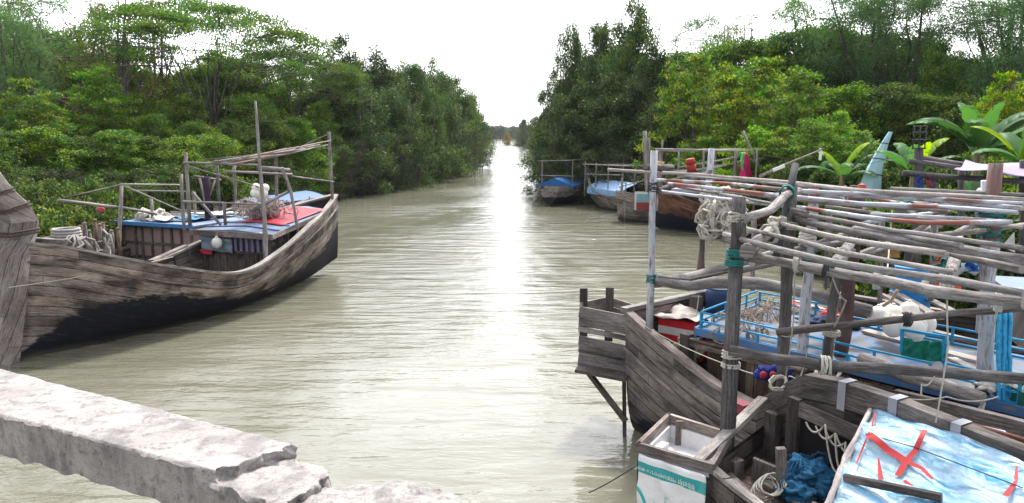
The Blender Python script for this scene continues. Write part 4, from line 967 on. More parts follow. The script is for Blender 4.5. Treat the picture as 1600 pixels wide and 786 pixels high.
# main dark post and the logs lashed to it
p1 = [P(1155,308,7.6), P(1150,420,7.55), P(1142,560,7.5), P(1133,748,7.4)]
part_pole(rD, 'post', p1, .074, W_POLED, .08, 'dark weathered post at the stern of the nearest boat')
LOGS_D = [ ([(1140,547,7.35),(1215,560,7.1),(1290,571,6.9),(1430,580,6.5),(1605,592,6.1)], .068, W_POLED),
 ([(1214,519,8.55),(1330,507,8.1),(1420,498,7.8),(1500,488,7.5),(1605,480,7.1)], .052, W_POLED),
 ([(1136,397,7.75),(1215,407,7.4),(1290,422,7.0),(1380,440,6.5),(1450,454,6.1),(1600,474,5.5)], .065, W_POLE),
 ([(1167,393,7.2),(1195,368,8.0),(1232,338,9.0),(1250,330,9.6)], .088, W_POLE),
 ([(1164,341,7.5),(1205,328,7.9),(1228,305,8.6),(1248,298,9.2)], .062, W_POLE),
 ([(1302,418,7.0),(1318,396,7.8),(1334,368,8.9),(1338,356,9.6)], .075, W_POLE),
 ([(1030,432,9.0),(1080,437,8.4),(1140,424,7.8)], .02, W_POLED),
 ([(1483,442,6.3),(1490,410,7.6),(1497,372,9.2)], .07, W_POLE),
 ([(1142,425,11.5),(1200,413,11.3),(1300,382,11),(1345,370,11)], .06, W_POLE), ([(1166,404,8.2),(1230,392,9.5),(1330,375,11)], .045, W_POLE), ([(1255,420,10),(1340,398,11.5),(1470,352,12)], .06, W_BAMB),
 ([(1243,257,9.0),(1228,330,8.7),(1214,400,8.4)], .052, plain('blackened_stick', (.05,.05,.055), .8, .4, 5))]
for q, r, mt in LOGS_D: part_pole(rD, 'crossbeam', [P(*x) for x in q], r*.84, mt, r*.78)
# lashings: each one a binding of its own
LASH = [((1150,395,7.55),.085,ROPE_T,.035),((1147,410,7.55),.085,ROPE_T,.03),((1152,340,7.6),.085,ROPE,.05),((1143,553,7.5),.088,ROPE,.04),((1142,570,7.5),.088,ROPE,.02),
 ((1018,435,11.55),.075,ROPE_T,.07),((1228,518,8.8),.10,ROPE,.04),((1224,560,8.8),.10,ROPE,.03),((1549,350,8.25),.115,ROPE_T,.22),((1550,322,8.25),.115,ROPE_T,.10),((1531,625,8.15),.11,ROPE,.06),
 ((1262,410,9.8),.10,ROPE_T,.05),((1262,370,9.85),.10,FLOAT,.10),((1215,345,8.5),.09,ROPE,.04),((1322,392,8.6),.09,ROPE,.03),((1338,335,9.7),.13,ROPE_D,.04),((1299,520,8.6),.09,ROPE,.03),((1021,292,11.6),.08,ROPE_D,.08),((1232,352,8.8),.1,ROPE,.05)]
for (px, py, D), r, mt, sp in LASH:
    m = MB(); lash(m, P(px, py, D), (0.03,0,1), r, 6 if sp < .1 else 12, .010, sp); m.build('lashing', mt, rC if D > 8.7 else rD)
for (px, py, D), ax, r, mt, sp in (((1290,571,6.88),(1,-.3,-.05),.085,ROPE,.05),((1296,420,7.0),(1,-.6,0),.08,ROPE_D,.05),((1480,445,6.1),(1,-.6,0),.08,ROPE,.05),((1418,499,7.8),(1,-.6,.1),.07,ROPE_D,.04),((1245,412,7.25),(1,-.6,0),.08,ROPE,.02),((1370,437,6.6),(1,-.6,0),.08,ROPE,.02),((1560,470,5.7),(1,-.6,0),.08,ROPE,.02),((1202,366,7.9),(1,1,0),.1,ROPE,.04),((1418,330,9.4),(.5,1,0),.125,ROPE_T,.05),((1230,301,8.8),(.5,1,0),.08,ROPE_T,.05)):
    m = MB(); lash(m, P(px, py, D), ax, r, 6, .010, sp); m.build('lashing', mt, rD)
# dangling cords
CORDS = [([(1243,395,7.6),(1240,500,8.0),(1226,600,8.6)],'cord hanging straight down beside the dark middle post'),([(1300,430,6.9),(1322,470,7.5),(1296,520,8.5)],'loose cord looping down from the hollow log end'),
 ([(1480,455,6.0),(1482,540,6.1),(1462,660,6.2)],'long thin cord hanging from the lower rack at the right'),([(1462,585,6.4),(1440,600,6.4),(1440,615,6.4)],'short knotted cord end hanging on the thick lower log'),
 ([(1560,475,5.7),(1540,560,7.5),(1558,600,8.0)],'cord slanting down beside the thick white post'),([(1092,460,12),(1086,500,11.8),(1094,520,11.6),(1100,480,11.8)],'pale looped cord hanging at the stern of the railed boat'),
 ([(1262,545,8.7),(1250,590,8.6),(1200,650,8.0)],'cord running down to the rail of the nearest boat'),([(1386,430,6.6),(1394,330,9.0)],'thin cord tied between the thin poles and the bundle'),
 ([(1000,505,11.4),(1150,575,9.8),(1235,588,9.0),(1300,592,8.4)],'white mooring rope running along the side of the railed boat'),([(1385,615,7.3),(1480,620,7.2),(1560,620,7.1)],'taut white line over the pale log at the lower right'),
 ([(1000,232,37),(1010,233,37)],None),([(1178,238,36.5),(1320,262,30),(1437,235,13.6)],'thin wire stretched from the mast with the magenta cloth'),([(1392,290,12.5),(1200,230,36)],None)]
for q, l in CORDS:
    if l is None: continue
    m = MB(); rope(m, [P(*x) for x in q], .008 if q[0][2] < 20 else .007, .05); o = m.build('rope', ROPE if q[0][2] < 20 else ROPE_D); tag(o, l, 'rope')
# rope loops on the near timber
def coil(px, py, D, rr, n, label, mat=ROPE, tilt=(0,0,1), t_=.011, seed=1):
    rnd = random.Random(seed); m = MB(); c = P(px, py, D); ax = nv(tilt); a = ax.orthogonal().normalized(); b = ax.cross(a); pts = []
    for i in range(n*14):
        th = i*2*PI/14; q = rr*(1+.25*math.sin(th*1.13+seed)+rnd.uniform(-.08,.08)); pts.append(c + a*math.cos(th)*q + b*math.sin(th)*q*.6 + ax*(.02*i/14+rnd.uniform(-.01,.02)))
    m.tube(pts, t_, 5, cap=False); o = m.build('rope_coil', mat); return tag(o, label, 'rope')
coil(1290, 584, 7.95, .18, 4, 'loops of pale rope lying on top of the curved dark timber', tilt=(.1,-.5,1))
coil(1215, 600, 7.95, .13, 3, 'few turns of pale rope by the post above the nearest boat', tilt=(.1,-.5,1), seed=3)
coil(1198, 768, 6.9, .17, 5, 'pale rope coil at the foot of the carved board', tilt=(.2,-.4,1), seed=5)
coil(1532, 640, 8.0, .13, 4, 'pale rope loops round the foot of the thick white post', tilt=(.6,-.8,.3), seed=6)
m = MB()
for k in range(4): rope(m, [FD(.7+.12*k, -.55, 2.02), FD(1.0+.12*k, -.45, 2.12-.05*k), FD(1.2+.05*k, -.4, 1.7+.05*k)], .012, .1)
o = m.build('rope_coil', ROPE); tag(o, 'pale ropes hanging inside the curved timber at the left of the tarp', 'rope')

# tray box with foam on the stern quarter, printed sack below it
zt = 1.9; cB_, cF, cR, cK = G(1045,646,zt), G(998,691,zt), G(1113,724,zt), G(1140,676,zt)
rX = thing('crate', 'open wooden tray lined with white foam, beside the main dark post', 'crate', (cB_+cR)/2 - Vector((0,0,.45)))
WX = wood('tray_wood', (.13,.095,.08), (.36,.28,.23))
for a, b in ((cB_, cF), (cF, cR), (cR, cK), (cK, cB_)):
    m = MB(); m.plank(a + Vector((0,0,-.05)), b + Vector((0,0,-.05)), .045, .10, over=.03); m.build('rim_board', WX, rX)
    m = MB(); m.plank(a + Vector((0,0,-.30)), b + Vector((0,0,-.30)), .02, .28); m.build('side_board', W_DARK, rX)
FOAM = plain('white_foam', (.62,.61,.62), .9, .12, 18, bump=.6)
def ins(v, f): c = (cB_+cR)/2; return c + (v-c)*f
m = MB()
for a, b in ((cB_, cF), (cF, cR), (cR, cK), (cK, cB_)):
    m.plank(ins(a,.92)+Vector((0,0,-.22)), ins(b,.92)+Vector((0,0,-.22)), .04, .22)
m.grid([[ins(cB_,.94)-Vector((0,0,.30)), ins(cF,.94)-Vector((0,0,.30))],[ins(cK,.94)-Vector((0,0,.30)), ins(cR,.94)-Vector((0,0,.30))]], smooth=False); m.build('foam_lining', FOAM, rX)
for f in (.36,): m = MB(); m.plank(cB_.lerp(cK, .22)+Vector((0,0,-.02)) - Vector((.0,.05,0)), cB_.lerp(cK, .22)+Vector((0,-.05,-.38)), .03, .14, (1,0,0)); m.build('divider', WX, rX)
m = MB(); m.box(ins(cF,.6)+Vector((0,0,-.2)), (.08,.3,.25), cR-cF); m.build('foam_lump', FOAM, rX)
# the sack
t = NT('printed_sack'); uvn = t.uv('UNIT'); sx = t.sep(uvn); U, Vv = sx[0], sx[1]
base = (.70,.71,.72)
def inr(v, a, b): return t.math('MULTIPLY', t.math('GREATER_THAN', v, a), t.math('LESS_THAN', v, b))
band = inr(Vv, .09, .20)
dx = t.math('SUBTRACT', U, -.08); dy = t.math('MULTIPLY', t.math('SUBTRACT', Vv, .62), .95); rr = t.math('SQRT', t.math('ADD', t.math('MULTIPLY', dx, dx), t.math('MULTIPLY', dy, dy)))
ring = inr(rr, .20, .245)
sq = t.math('MULTIPLY', inr(U, .72, .86), inr(Vv, .52, .95)); sq2 = t.math('MULTIPLY', sq, t.math('GREATER_THAN', t.noise(uvn, 22, 2), .44))
c = t.mix(band, base, (.0,.30,.30)); c = t.mix(ring, c, (.0,.38,.38)); c = t.mix(sq2, c, (.62,.30,.04)); c = t.mix(t.rng(t.noise(uvn, 3.5, 6, .7), .52, .7, 0, .45), c, (.36,.34,.33))
weave = t.noise(uvn, 60, 2); c = t.mix(t.rng(weave, .45, .7, 0, .18), c, (.45,.45,.5))
t.col(c); t.rough(.55); t.bump(t.noise(uvn, 7, 4), .5, .03)
top0, top1 = cF + Vector((-.0,-.03,-.11)), cR + Vector((-.08,-.05,-.10))
rows = [[top0.lerp(top1, j/3) + Vector((-.04*k/3 if j == 0 else .02*k/3 if j == 3 else 0, -.10*k/3 - .015*(j % 2), -.9*k/3)) for j in range(4)] for k in range(4)]
sack = cloth('printed_sack', rows, t.m, None, .022, 12, 6); tag(sack, 'white sack with teal band and orange print hanging below the foam tray', 'sack')
# lettering printed on the sack
def text_on(txt, u, v, size, col_mat, ang=0.0):
    cu = bpy.data.curves.new('txt', 'FONT'); cu.body = txt; cu.size = size; cu.align_x = 'CENTER'; cu.align_y = 'CENTER'
    tmp = bpy.data.objects.new('txt', cu); COL.objects.link(tmp); bpy.context.view_layer.update()
    me = bpy.data.meshes.new_from_object(tmp.evaluated_get(bpy.context.evaluated_depsgraph_get())); bpy.data.objects.remove(tmp); bpy.data.curves.remove(cu)
    xd = (top1-top0).normalized(); yd = Vector((.0, .10, .9)).normalized(); nd = xd.cross(yd).normalized()
    if nd.y > 0: nd = -nd
    c = top0.lerp(top1, u) + Vector((0, -.10*v, -.9*v)) + nd*.03; R = Matrix.Rotation(ang, 3, 'Z')
    for vtx in me.vertices:
        q = R @ vtx.co; vtx.co = c + xd*q.x + yd*q.y - sack.location
    o = link_mesh('lettering', me, None, col_mat); o.parent = sack; return o
WH = plain('white_print', (.72,.74,.74), .6, .05, bump=0); TEALP = plain('teal_print', (.03,.33,.34), .6, .05, bump=0); GREYP = plain('grey_print', (.22,.27,.33), .6, .05, bump=0)
text_on('ইউরিয়া সার', .68, .145, .062, WH, PI); text_on('বাংলাদেশ', .38, .145, .055, WH, PI); text_on('৫০ কেজি', .10, .145, .05, WH, PI)
text_on('উৎপাদন', .46, .48, .06, TEALP, PI/2); text_on('মজুদ সার', .56, .62, .05, GREYP, PI/2); text_on('নীট ওজন', .36, .58, .032, GREYP, PI/2); text_on('ব্যবহার', .28, .52, .028, GREYP, PI/2); text_on('সার', .07, .62, .05, GREYP, PI/2)

# tarp over the hold
t = NT('blue_tarp_white_sheen'); uvn = t.uv('UNIT'); sx = t.sep(uvn)
n = t.noise(uvn, 2.2, 5, .6, (1.2, 3.4, 1)); n2 = t.noise(uvn, 5, 6, .7, (1, 5, 1))
c = t.ramp(n, [(.33,(.02,.27,.58)),(.40,(.12,.38,.60)),(.46,(.29,.48,.64)),(.60,(.36,.52,.66))]); c = t.mix(t.rng(n2, .52, .66, 0, .8), c, (.58,.64,.68))  # pale streaks put the white sheen of the tarp into its colour
cz = t.math('ABSOLUTE', t.math('SUBTRACT', t.noise(uvn, 4.5, 3, .5, (1, 2.2, 1)), .5)); cz2 = t.math('ABSOLUTE', t.math('SUBTRACT', t.noise(uvn, 9, 2, .5, (2, 1, 1)), .5)); c = t.mix(t.rng(t.noise(uvn, 6, 6, .75), .54, .7, 0, .35), c, (.30,.31,.31)); t.col(c); t.rough(.5); t.bump(t.math('ADD', cz, t.math('MULTIPLY', cz2, .5)), 1.0, .12)
def TP(s, p): 
    z = float(np.interp(p, [-.78,-.5,0,.5,1.0,1.25], [2.36,2.30,2.08,1.90,1.75,1.5])); return FD(s, p, z + .03*math.sin(s*5+p*3))
def hitp(px, py):
    r = ray(px, py); z = 2.1
    for _ in range(25):
        k = (z-5)/r.z; w = Vector((r.x*k, r.y*k)) - FD.O; s, p = w.dot(FD.a), w.dot(FD.b); z = .5*z + .5*TP(s, p).z
    return s, p
(e0s, e0p), (e1s, e1p) = hitp(1360, 648), hitp(1302, 776)
def es(p): return e0s + (e1s-e0s)*(p-e0p)/(e1p-e0p)
rows = [[TP(es(p) + s, p) for s in (0,.45,.9,1.4,1.9,2.5,3.0)] for p in (-.72,-.5,-.2,.1,.4,.8,1.2)]
tarp = cloth('tarp', rows, t.m, None, .055, 22, 6); tag(tarp, 'light blue tarp with painted white sheen and red straps covering the nearest boat hold', 'tarp')
REDS = plain('red_strap', (.42,.016,.02), .6, .12, 8)
def strap(pts, w0, w1):
    rows = []; 
    for i, (s, p) in enumerate(pts):
        nx_ = Vector((pts[min(i+1,len(pts)-1)][0]-pts[max(i-1,0)][0], pts[min(i+1,len(pts)-1)][1]-pts[max(i-1,0)][1])).normalized(); w = w0 + (w1-w0)*i/(len(pts)-1)
        a = TP(s - nx_.y*w, p + nx_.x*w) + Vector((0,0,.038)); b = TP(s + nx_.y*w, p - nx_.x*w) + Vector((0,0,.038)); rows.append([a, b])
    m = MB(); m.grid(rows); o = m.build('strap', REDS, None); 
    for v in o.data.vertices: pass
    o.parent = tarp; o.location = o.location - tarp.location; return o
def strap_px(lst, w0, w1): 
    q = [hitp(*x) for x in lst]; out = []
    for i in range(len(q)-1):
        for k in range(4): out.append((q[i][0]+(q[i+1][0]-q[i][0])*k/4, q[i][1]+(q[i+1][1]-q[i][1])*k/4))
    out.append(q[-1]); return strap(out, w0, w1)
strap_px([(1356,684),(1385,708),(1412,725)], .034, .03); strap_px([(1412,725),(1440,738),(1457,755)], .022, .012)
strap_px([(1445,678),(1430,710),(1415,727),(1402,750)], .022, .026); strap_px([(1372,722),(1376,755)], .006, .022); strap_px([(1412,757),(1435,775)], .015, .02)
strap_px([(1368,648),(1362,672),(1350,700),(1338,730)], .008, .008); strap_px([(1588,735),(1586,760),(1570,782)], .008, .022)
m = MB(); q = [TP(es(p)-.02, p) + Vector((0,0,.0)) for p in np.linspace(-.72, .9, 14)]
for k in range(3): m.tube([x + Vector((.012*math.cos(k*2+i), .012*math.sin(k*2+i*1.7), .015*k-.02)) for i, x in enumerate(q)], .022, 6, cap=False)
o = m.build('roped_hem', plain('frayed_hem', (.48,.42,.40), .95, .25, 25), None); o.parent = tarp; o.location = o.location - tarp.location
m = MB(); m.plank(TP(*hitp(1318,756))+Vector((0,0,.06)), TP(*hitp(1470,792))+Vector((0,0,.08)), .05, .06); o = m.build('plank', W_DARK); tag(o, 'dark plank laid across the lower edge of the blue tarp', 'plank')
m = MB(); rope(m, [TP(*hitp(1352,684))+Vector((0,0,.04)), TP(*hitp(1430,706))+Vector((0,0,.04)), TP(*hitp(1598,770))+Vector((0,0,.04))], .005); o = m.build('rope', ROPE_D); tag(o, 'thin dark cord tied across the top of the blue tarp', 'rope')
# pale cloth ties round the curved timber
for i, px in enumerate((1412, 1480, 1553)):
    for k in range(1): pass
    s_ = (0.97, 1.52, 2.12)[i]; z_ = float(np.interp(s_, [a_[0] for a_ in arch], [a_[1] for a_ in arch])); m = MB()
    ring = [FD(s_, -.80+y, z_+x) for y, x in ((-.10,.012),(.082,.012),(.082,-.29),(-.10,-.29),(-.10,.012))]
    m.grid([[p - FD.A()*.045 for p in ring], [p + FD.A()*.045 for p in ring]], smooth=False); m.build('cloth_tie', plain('pale_tie', (.30,.31,.35), .7, .15, 8), rD)
# blue net bundle in the hold
BN = plain('blue_net', (.02,.11,.22), .9, .5, 14, bump=.8)
m = MB(); c = FD(.92, -.36, 1.54); crumple(m, c, .22, (1.15,.9,.75), 5, .45, 60, 34); crumple(m, c+Vector((.2,-.1,-.05)), .16, (1.2,.9,.7), 6.3, .5, 50, 30); tangle(m, c, (.4,.35,.25), 40, .0035, 31); o = m.build('net_bundle', BN); tag(o, 'crumpled bundle of blue netting in the hold beside the tarp', 'net')
m = MB(); c = FD(1.0, -.08, 1.48); crumple(m, c, .13, (1.2,1,.8), 7.7, .5); o = m.build('net_bundle', BN); tag(o, 'small lump of blue netting at the lower edge of the tarp', 'net')
m = MB(); m.box(P(1154,634,8.6), (.3,.16,.12), FD.A()); o = m.build('maroon_block', plain('maroon_paint', (.22,.04,.06), .6, .2)); tag(o, 'maroon painted block behind the main dark post', 'block')
m = MB(); m.plank(P(1154,640,8.6), P(1152,665,8.6), .1, .08, (0,1,0)); m.build('block_leg', plain('maroon_dark', (.10,.03,.035)), rD)

# things on and around the railed roof
def balls(lst, r, name, mat, label, cat, wob=0):
    m = MB()
    for px, py, D in lst: m.ball(P(px, py, D), r, 14, 9, (1,.95,1.0))
    o = m.build(name, mat); return tag(o, label, cat)
for i, (px, py, D, where) in enumerate(((1372,494,10.0,'leftmost'),(1395,492,10.1,'second'),(1396,511,9.8,'front'),(1420,487,10.1,'topmost'),(1412,508,9.75,'lower middle'),(1432,510,9.75,'lower right'),(1446,506,9.85,'rightmost'),(1384,488,10.3,'rear'),(1430,516,9.65,'bottom'))):
    m = MB(); c = P(px, py, D); m.ball(c, .14, 16, 10, (1,.95,1.05)); m.tube([c+Vector((0,0,.12)), c+Vector((0,0,.17))], .02, 6); o = m.build('float', FLOAT)
    tag(o, where + ' of the round white floats heaped on the blue railed roof', 'float', 'white floats on the railed roof')
GN = plain('green_net', (.01,.17,.12), .85, .5, 16, bump=.8)
rk = thing('rack', 'bright blue steel rack holding green netting at the edge of the railed roof', 'rack', G(1440,555,2.05))
ra, rb = P(1408,549,8.95), P(1474,562,8.5)
m = MB(); hgt = Vector((0,0,.28)); m.box((ra+rb)/2+hgt, ((rb-ra).length,.035,.035), rb-ra); m.box(ra+hgt/2, (.035,.035,.3), rb-ra); m.box(rb+hgt/2, (.035,.035,.3), rb-ra); m.build('rack_frame', RAILM, rk)
m = MB(); rows = [[ra.lerp(rb, j/6) + Vector((0,-.02+.03*(j%2), z)) for j in range(7)] for z in (.20,.12,.02,-.05)]
o = cloth('green_netting', [[ra.lerp(rb, j/6) + Vector((.02*(j%2), -.03+.03*(j%2), z-.02*math.sin(j))) for j in range(7)] for z in (.19,.1,.0,-.06)], GN, None, .04, 8, 4); tag(o, 'green netting stretched inside the blue rack', 'net')
# boards lying on the roof
for a, b, w, l in (((1352,517,9.7),(1545,568,8.0),.17,'pale board lying on the railed roof below the white floats'),((1486,560,8.3),(1545,590,7.9),.12,'pale board end lying right of the green netting'),((1240,470,11.0),(1300,488,10.6),.1,'narrow stick lying on the roof behind the painted post')):
    m = MB(); q0 = G(a[0], a[1], 2.12); q1 = G(b[0], b[1], 2.12); m.plank(q0, q1, w, .04); o = m.build('board', wood('cream_board', (.26,.22,.18), (.55,.50,.44), stain=.1)); tag(o, l, 'board')
o = MB(); c = G(1285,506,2.12); crumple(o, c, .28, (1.1,.8,.3), 3.1, .6); crumple(o, c+Vector((.25,-.1,.02)), .2, (1.2,.8,.35), 4.4, .6); o = o.build('clothes', plain('navy_cloth', (.02,.03,.07), .9, .3, 6)); tag(o, 'crumpled navy clothes on the railed roof between the posts', 'clothes')
for i, (px, py, w_, l) in enumerate(((1252,481,.34,'red cloth strip left of the navy clothes on the roof'),(1306,496,.22,'small red cloth right of the navy clothes on the roof'),(1390,470,.2,'dark red rag behind the white floats'))):
    c = G(px, py, 2.14); o = cloth('rag', [[c + FC.A()*x*w_ + FC.B()*y*.1 + Vector((0,0,.05+.03*(x*y))) for x in (-1,0,1)] for y in (-1,0,1)], RED_T, None, .06, 60+i); tag(o, l, 'rag')
o = MB(); tangle(o, G(1185,500,2.08), (1.1,.8,.04), 22, .006, 44); o = o.build('line_tangle', plain('tan_line', (.28,.22,.17), .9)); tag(o, 'thin tan fishing line scattered over the left of the railed roof', 'line')
o = MB(); tangle(o, G(1165,520,2.08), (.8,.5,.03), 10, .006, 45); o = o.build('line_tangle', plain('tan_line2', (.28,.22,.17), .9)); tag(o, 'few turns of dark line near the left railing', 'line')
o = MB(); pts = [P(1380,478,9.9), P(1392,470,9.8), P(1400,458,9.7), P(1404,450,9.7)]; o.tube(pts, .022, 6); o = o.build('hook_stick', plain('tan_stick', (.5,.36,.22), .7)); tag(o, 'curved tan stick rising behind the white floats', 'stick')
# striped cool box, dirty cover, blue drum at the stern
bx_ = thing('cool_box', 'red and white striped box under a dirty white cover at the stern', 'box', FC(1.1, .1, .9))
bc = P(1070, 525, 12.1)
for k in range(5):
    m = MB(); m.box(bc + Vector((0,0,.25-.13*k)), (.75,.5,.13), FC.A()+FC.B()*-.2); m.build('stripe', plain('box_red', (.55,.02,.025), .6, .15) if k % 2 == 0 else plain('box_white', (.62,.6,.58), .7, .15), bx_)
o = cloth('cover', [[bc + FC.A()*x*.42 + FC.B()*y*.3 + Vector((0,0,.36+.06*(x*y))) for x in (-1.1,-.3,.4,1.1)] for y in (-1.2,-.4,.4,1.2)], plain('dirty_cover', (.42,.38,.35), .95, .3, 9), None, .08, 33); tag(o, 'dirty pale sheet spread over the striped box', 'sheet')
o = MB(); tangle(o, P(1078,545,11.6), (.35,.35,.35), 22, .012, 51); o = o.build('net_heap', plain('cream_net', (.52,.50,.40), .95, .2, 12)); tag(o, 'cream net stuffed under the striped box', 'net')
def drum(px, py, D, r, h, mat, label, lid=None):
    t_ = thing('drum', label, 'drum', P(px, py, D)); c = P(px, py, D); m = MB(); rr = [r*.93, r, r, r*1.03, r, r, r*1.03, r, r, r*.93]
    m.tube([c + Vector((0,0,h*k/9)) for k in range(10)], rr, 18); m.build('body', mat, t_); m = MB(); m.tube([c + Vector((0,0,h*.985)), c+Vector((0,0,h*1.05))], r*.9, 18); m.build('lid', lid or mat, t_); return t_
drum(1124, 498, 12.9, .26, .55, plain('navy_drum', (.03,.06,.14), .5, .2, 3), 'dark blue drum standing at the end of the railed cabin')
o = MB()
for k in range(2): crumple(o, P(1200+k*18, 583, 9.3), .13, (1.2,.8,.8), k+2.2, .4)
o = o.build('bag', plain('royal_blue_bag', (.01,.025,.17), .7, .3, 9)); tag(o, 'royal blue bag beside the cabin boards under the eave', 'bag')
for k, px in enumerate((1193, 1208)):
    o = MB(); o.ball(P(px, 586, 9.12), .05, 8, 6); o = o.build('bundle', plain('red_knob', (.28,.02,.04))); tag(o, ('left' if k == 0 else 'right') + ' red bundle on the royal blue bag', 'bundle')
# blue rope hank hung on the post at the right, green crate below
m = MB()
for k in range(7):
    x = 1560+k*3.0; rnd = random.Random(k); m.tube([P(x+rnd.uniform(-2,2)*(1 if j else 0), 488+j*15, 7.9+.02*(k%3)) for j in range(11)], .022, 6)
o = m.build('rope_hank', plain('sky_blue_rope', (.04,.33,.58), .7, .4, 22)); tag(o, 'long hank of sky blue rope hanging at the right edge', 'rope')
gcr = thing('crate', 'dark green plastic crate at the right edge beside the rope hank', 'crate', P(1600,650,7.9)); GC = plain('green_plastic', (.02,.13,.10), .5, .2)
c = P(1602, 632, 7.9)
for dx_, dy_ in ((-.17,0),(.17,0)): 
    m = MB(); m.box(c+Vector((dx_,0,0)), (.03,.4,.42)); m.build('side_panel', GC, gcr)
for dx_, dy_ in ((0,-.2),(0,.2)): 
    m = MB(); m.box(c+Vector((0,dy_,0)), (.36,.03,.42)); m.build('end_panel', GC, gcr)
o = MB(); tangle(o, c+Vector((0,0,.15)), (.3,.3,.15), 12, .01, 71); o = o.build('net_heap', plain('white_net3', (.5,.5,.45), .9)); tag(o, 'pale netting inside the green crate', 'net')
o = MB(); crumple(o, P(1550,602,8.0), .11, (1.2,.8,.7), 3.9, .6); o = o.build('white_bag', plain('white_bag', (.62,.6,.56), .7)); tag(o, 'small crumpled white bag beside the foot of the thick white post', 'bag')
# pale log on the side deck of the railed boat and grey side plank
for q, r, mt, l in (([(1345,560,8.9),(1420,588,8.3),(1535,622,7.6)], .085, W_POLE, 'thick pale log lying along the side deck below the blue railing'),([(1180,556,10.0),(1240,575,9.4),(1262,582,9.2)], .06, W_BROWN, 'short brown log under the eave of the railed roof')):
    m = MB(); pole(m, [P(*x) for x in q], r, r*.8, 10); o = m.build('log', mt); tag(o, l, 'log')
m = MB(); m.plank(P(1400,620,7.6), P(1606,672,6.5), .08, .16); m.build('wale', W_GREY, rC)
m = MB(); pole(m, [P(1425,640,6.9), P(1520,664,6.5), P(1606,690,6.1)], .025, .02, 6); o = m.build('stick', wood('reddish_stick', (.12,.04,.03), (.25,.12,.09))); tag(o, 'thin reddish stick between the curved timber and the grey plank', 'stick')
o = cloth('plastic_sheet', [[P(a, b, 6.9-(a-1450)*.004) for a in (1450,1490,1530,1575)] for b in ()] or [[P(1450,645,7.0),P(1500,655,6.8),P(1570,675,6.5)],[P(1470,662,6.7),P(1520,675,6.5),P(1590,696,6.2)]], plain('pale_sheet', (.45,.52,.66), .5, .2, 4), None, .02, 77); tag(o, 'pale blue plastic sheet tucked behind the curved timber', 'sheet')

# hanging heap of white net on the left end of the frame
o = MB(); c = P(1127, 336, 13.4); tangle(o, c, (.52,.45,.72), 95, .02, 91, 2); o.ball(c, .24, 14, 9, (1,.9,1.1), .3, 4)
for k in range(9): 
    a_ = c + Vector((-.35+.09*k, 0, -.25)); rope(o, [a_, a_ - Vector((0,0,.2+.05*(k*7%4)))], .012)
o = o.build('net_bundle', plain('bleached_net', (.50,.47,.42), .95, .35, 9)); tag(o, 'big bundle of bleached white net and rope hanging from the upper poles', 'net')
m = MB(); pole(m, [P(1123,372,13.3), P(1165,384,12.4)], .05, .05, 7); o = m.build('pole', W_POLE); tag(o, 'short pole stub sticking out under the hanging white net', 'pole')
# capped pole ends of the bundle: yellow-red and red
for px, py, px2, py2, D, l, c1_, c2_ in ((1033,252,1030,268,12.2,'yellow topped red pole end by the white stern post',(.45,.30,.14),(.3,.02,.025)),(1078,248,1081,268,13.0,'red and yellow striped can on a teal pole end',(.32,.03,.025),(.26,.02,.02))):
    t_ = thing('painted_pole_end', l, 'pole end', P(px2, py2, D)); m = MB(); a_, b_ = P(px, py, D), P(px2, py2, D); m.tube([a_.lerp(b_, .45), b_], .085 if px > 1050 else .05, 10); m.build('lower_end', plain('pe%d' % px, c2_, .6), t_)
    m = MB(); m.tube([a_, a_.lerp(b_, .45)], .08 if px > 1050 else .055, 10); m.build('cap', plain('pc%d' % px, c1_, .6), t_)
# thin mast stick with tag in the middle distance
m = MB(); pole(m, [P(1187,276,14), P(1225,258,14), P(1285,233,14)], .03, .014, 6); o = m.build('pole', W_PALE); tag(o, 'thin whitish stick slanting up right with a white tag at its tip', 'pole')
m = MB(); m.box(P(1282,241,14), (.05,.01,.22)); o = m.build('tag', FLOAT); tag(o, 'white tag hanging at the tip of the slanting whitish stick', 'tag')
m = MB(); m.plank(P(1208,266,13.9), P(1226,259,13.9), .02, .06); o = m.build('tag', FLOAT); tag(o, 'white strip tied half way along the slanting whitish stick', 'tag')

# ================= boat beyond the railed one, at the right
FE = Frame(P(1308, 452, 14.6).xy, (4.5, -1.6))
rE = thing('fishing_boat', 'grey and brown boat with a pale blue roof beyond the railed boat', 'boat', FE(4, 0, 0))
hull(rE, FE, [(0,.5,1.75,.2),(1,1.0,1.55,-.2),(3,1.35,1.3,-.4),(5.5,1.4,1.45,-.4),(8,1.1,1.9,-.2)], TAR_R, deck_z=.8, gun=W_GREY, thr=lambda s: .2, flare=.3)
m = MB(); m.box(FE(4.9, -.1, 1.6), (3.6, 1.9, .9), FE.A()); m.build('cabin_wall', W_GREY, rE)
m = MB(); m.box(FE(5.0, -.1, 2.12), (4.2, 2.4, .1), FE.A()); m.build('roof', BLUE_P, rE)
for a, b, l in (((1385,462),(1452,500),'long grey board slanting down behind the blue drum'),((1395,455),(1470,498),'grey board slanting down just right of the blue drum'),((1440,462),(1500,492),'grey slatted board lying near the orange floats')):
    m = MB(); m.plank(P(*a, 11.9), P(*b, 10.6), .13, .04); o = m.build('board', W_PALE); tag(o, l, 'board')
drum(1420, 486, 11.9, .30, .72, plain('bright_blue_drum', (.01,.20,.52), .4, .15, 3), 'bright blue drum behind the white floats')
for i, (px, py, l) in enumerate(((1466,408,'orange float high on the lashed stub'),(1471,448,'orange float low on the left of the dark cup'),(1492,450,'orange float right of the dark cup'))):
    o = MB(); o.box(P(px, py, 9.6), (.12,.09,.14)); o.ball(P(px, py, 9.6), .075, 10, 6); o = o.build('float', plain('orange_float', (.75,.10,.03), .5, .1)); tag(o, l, 'float')
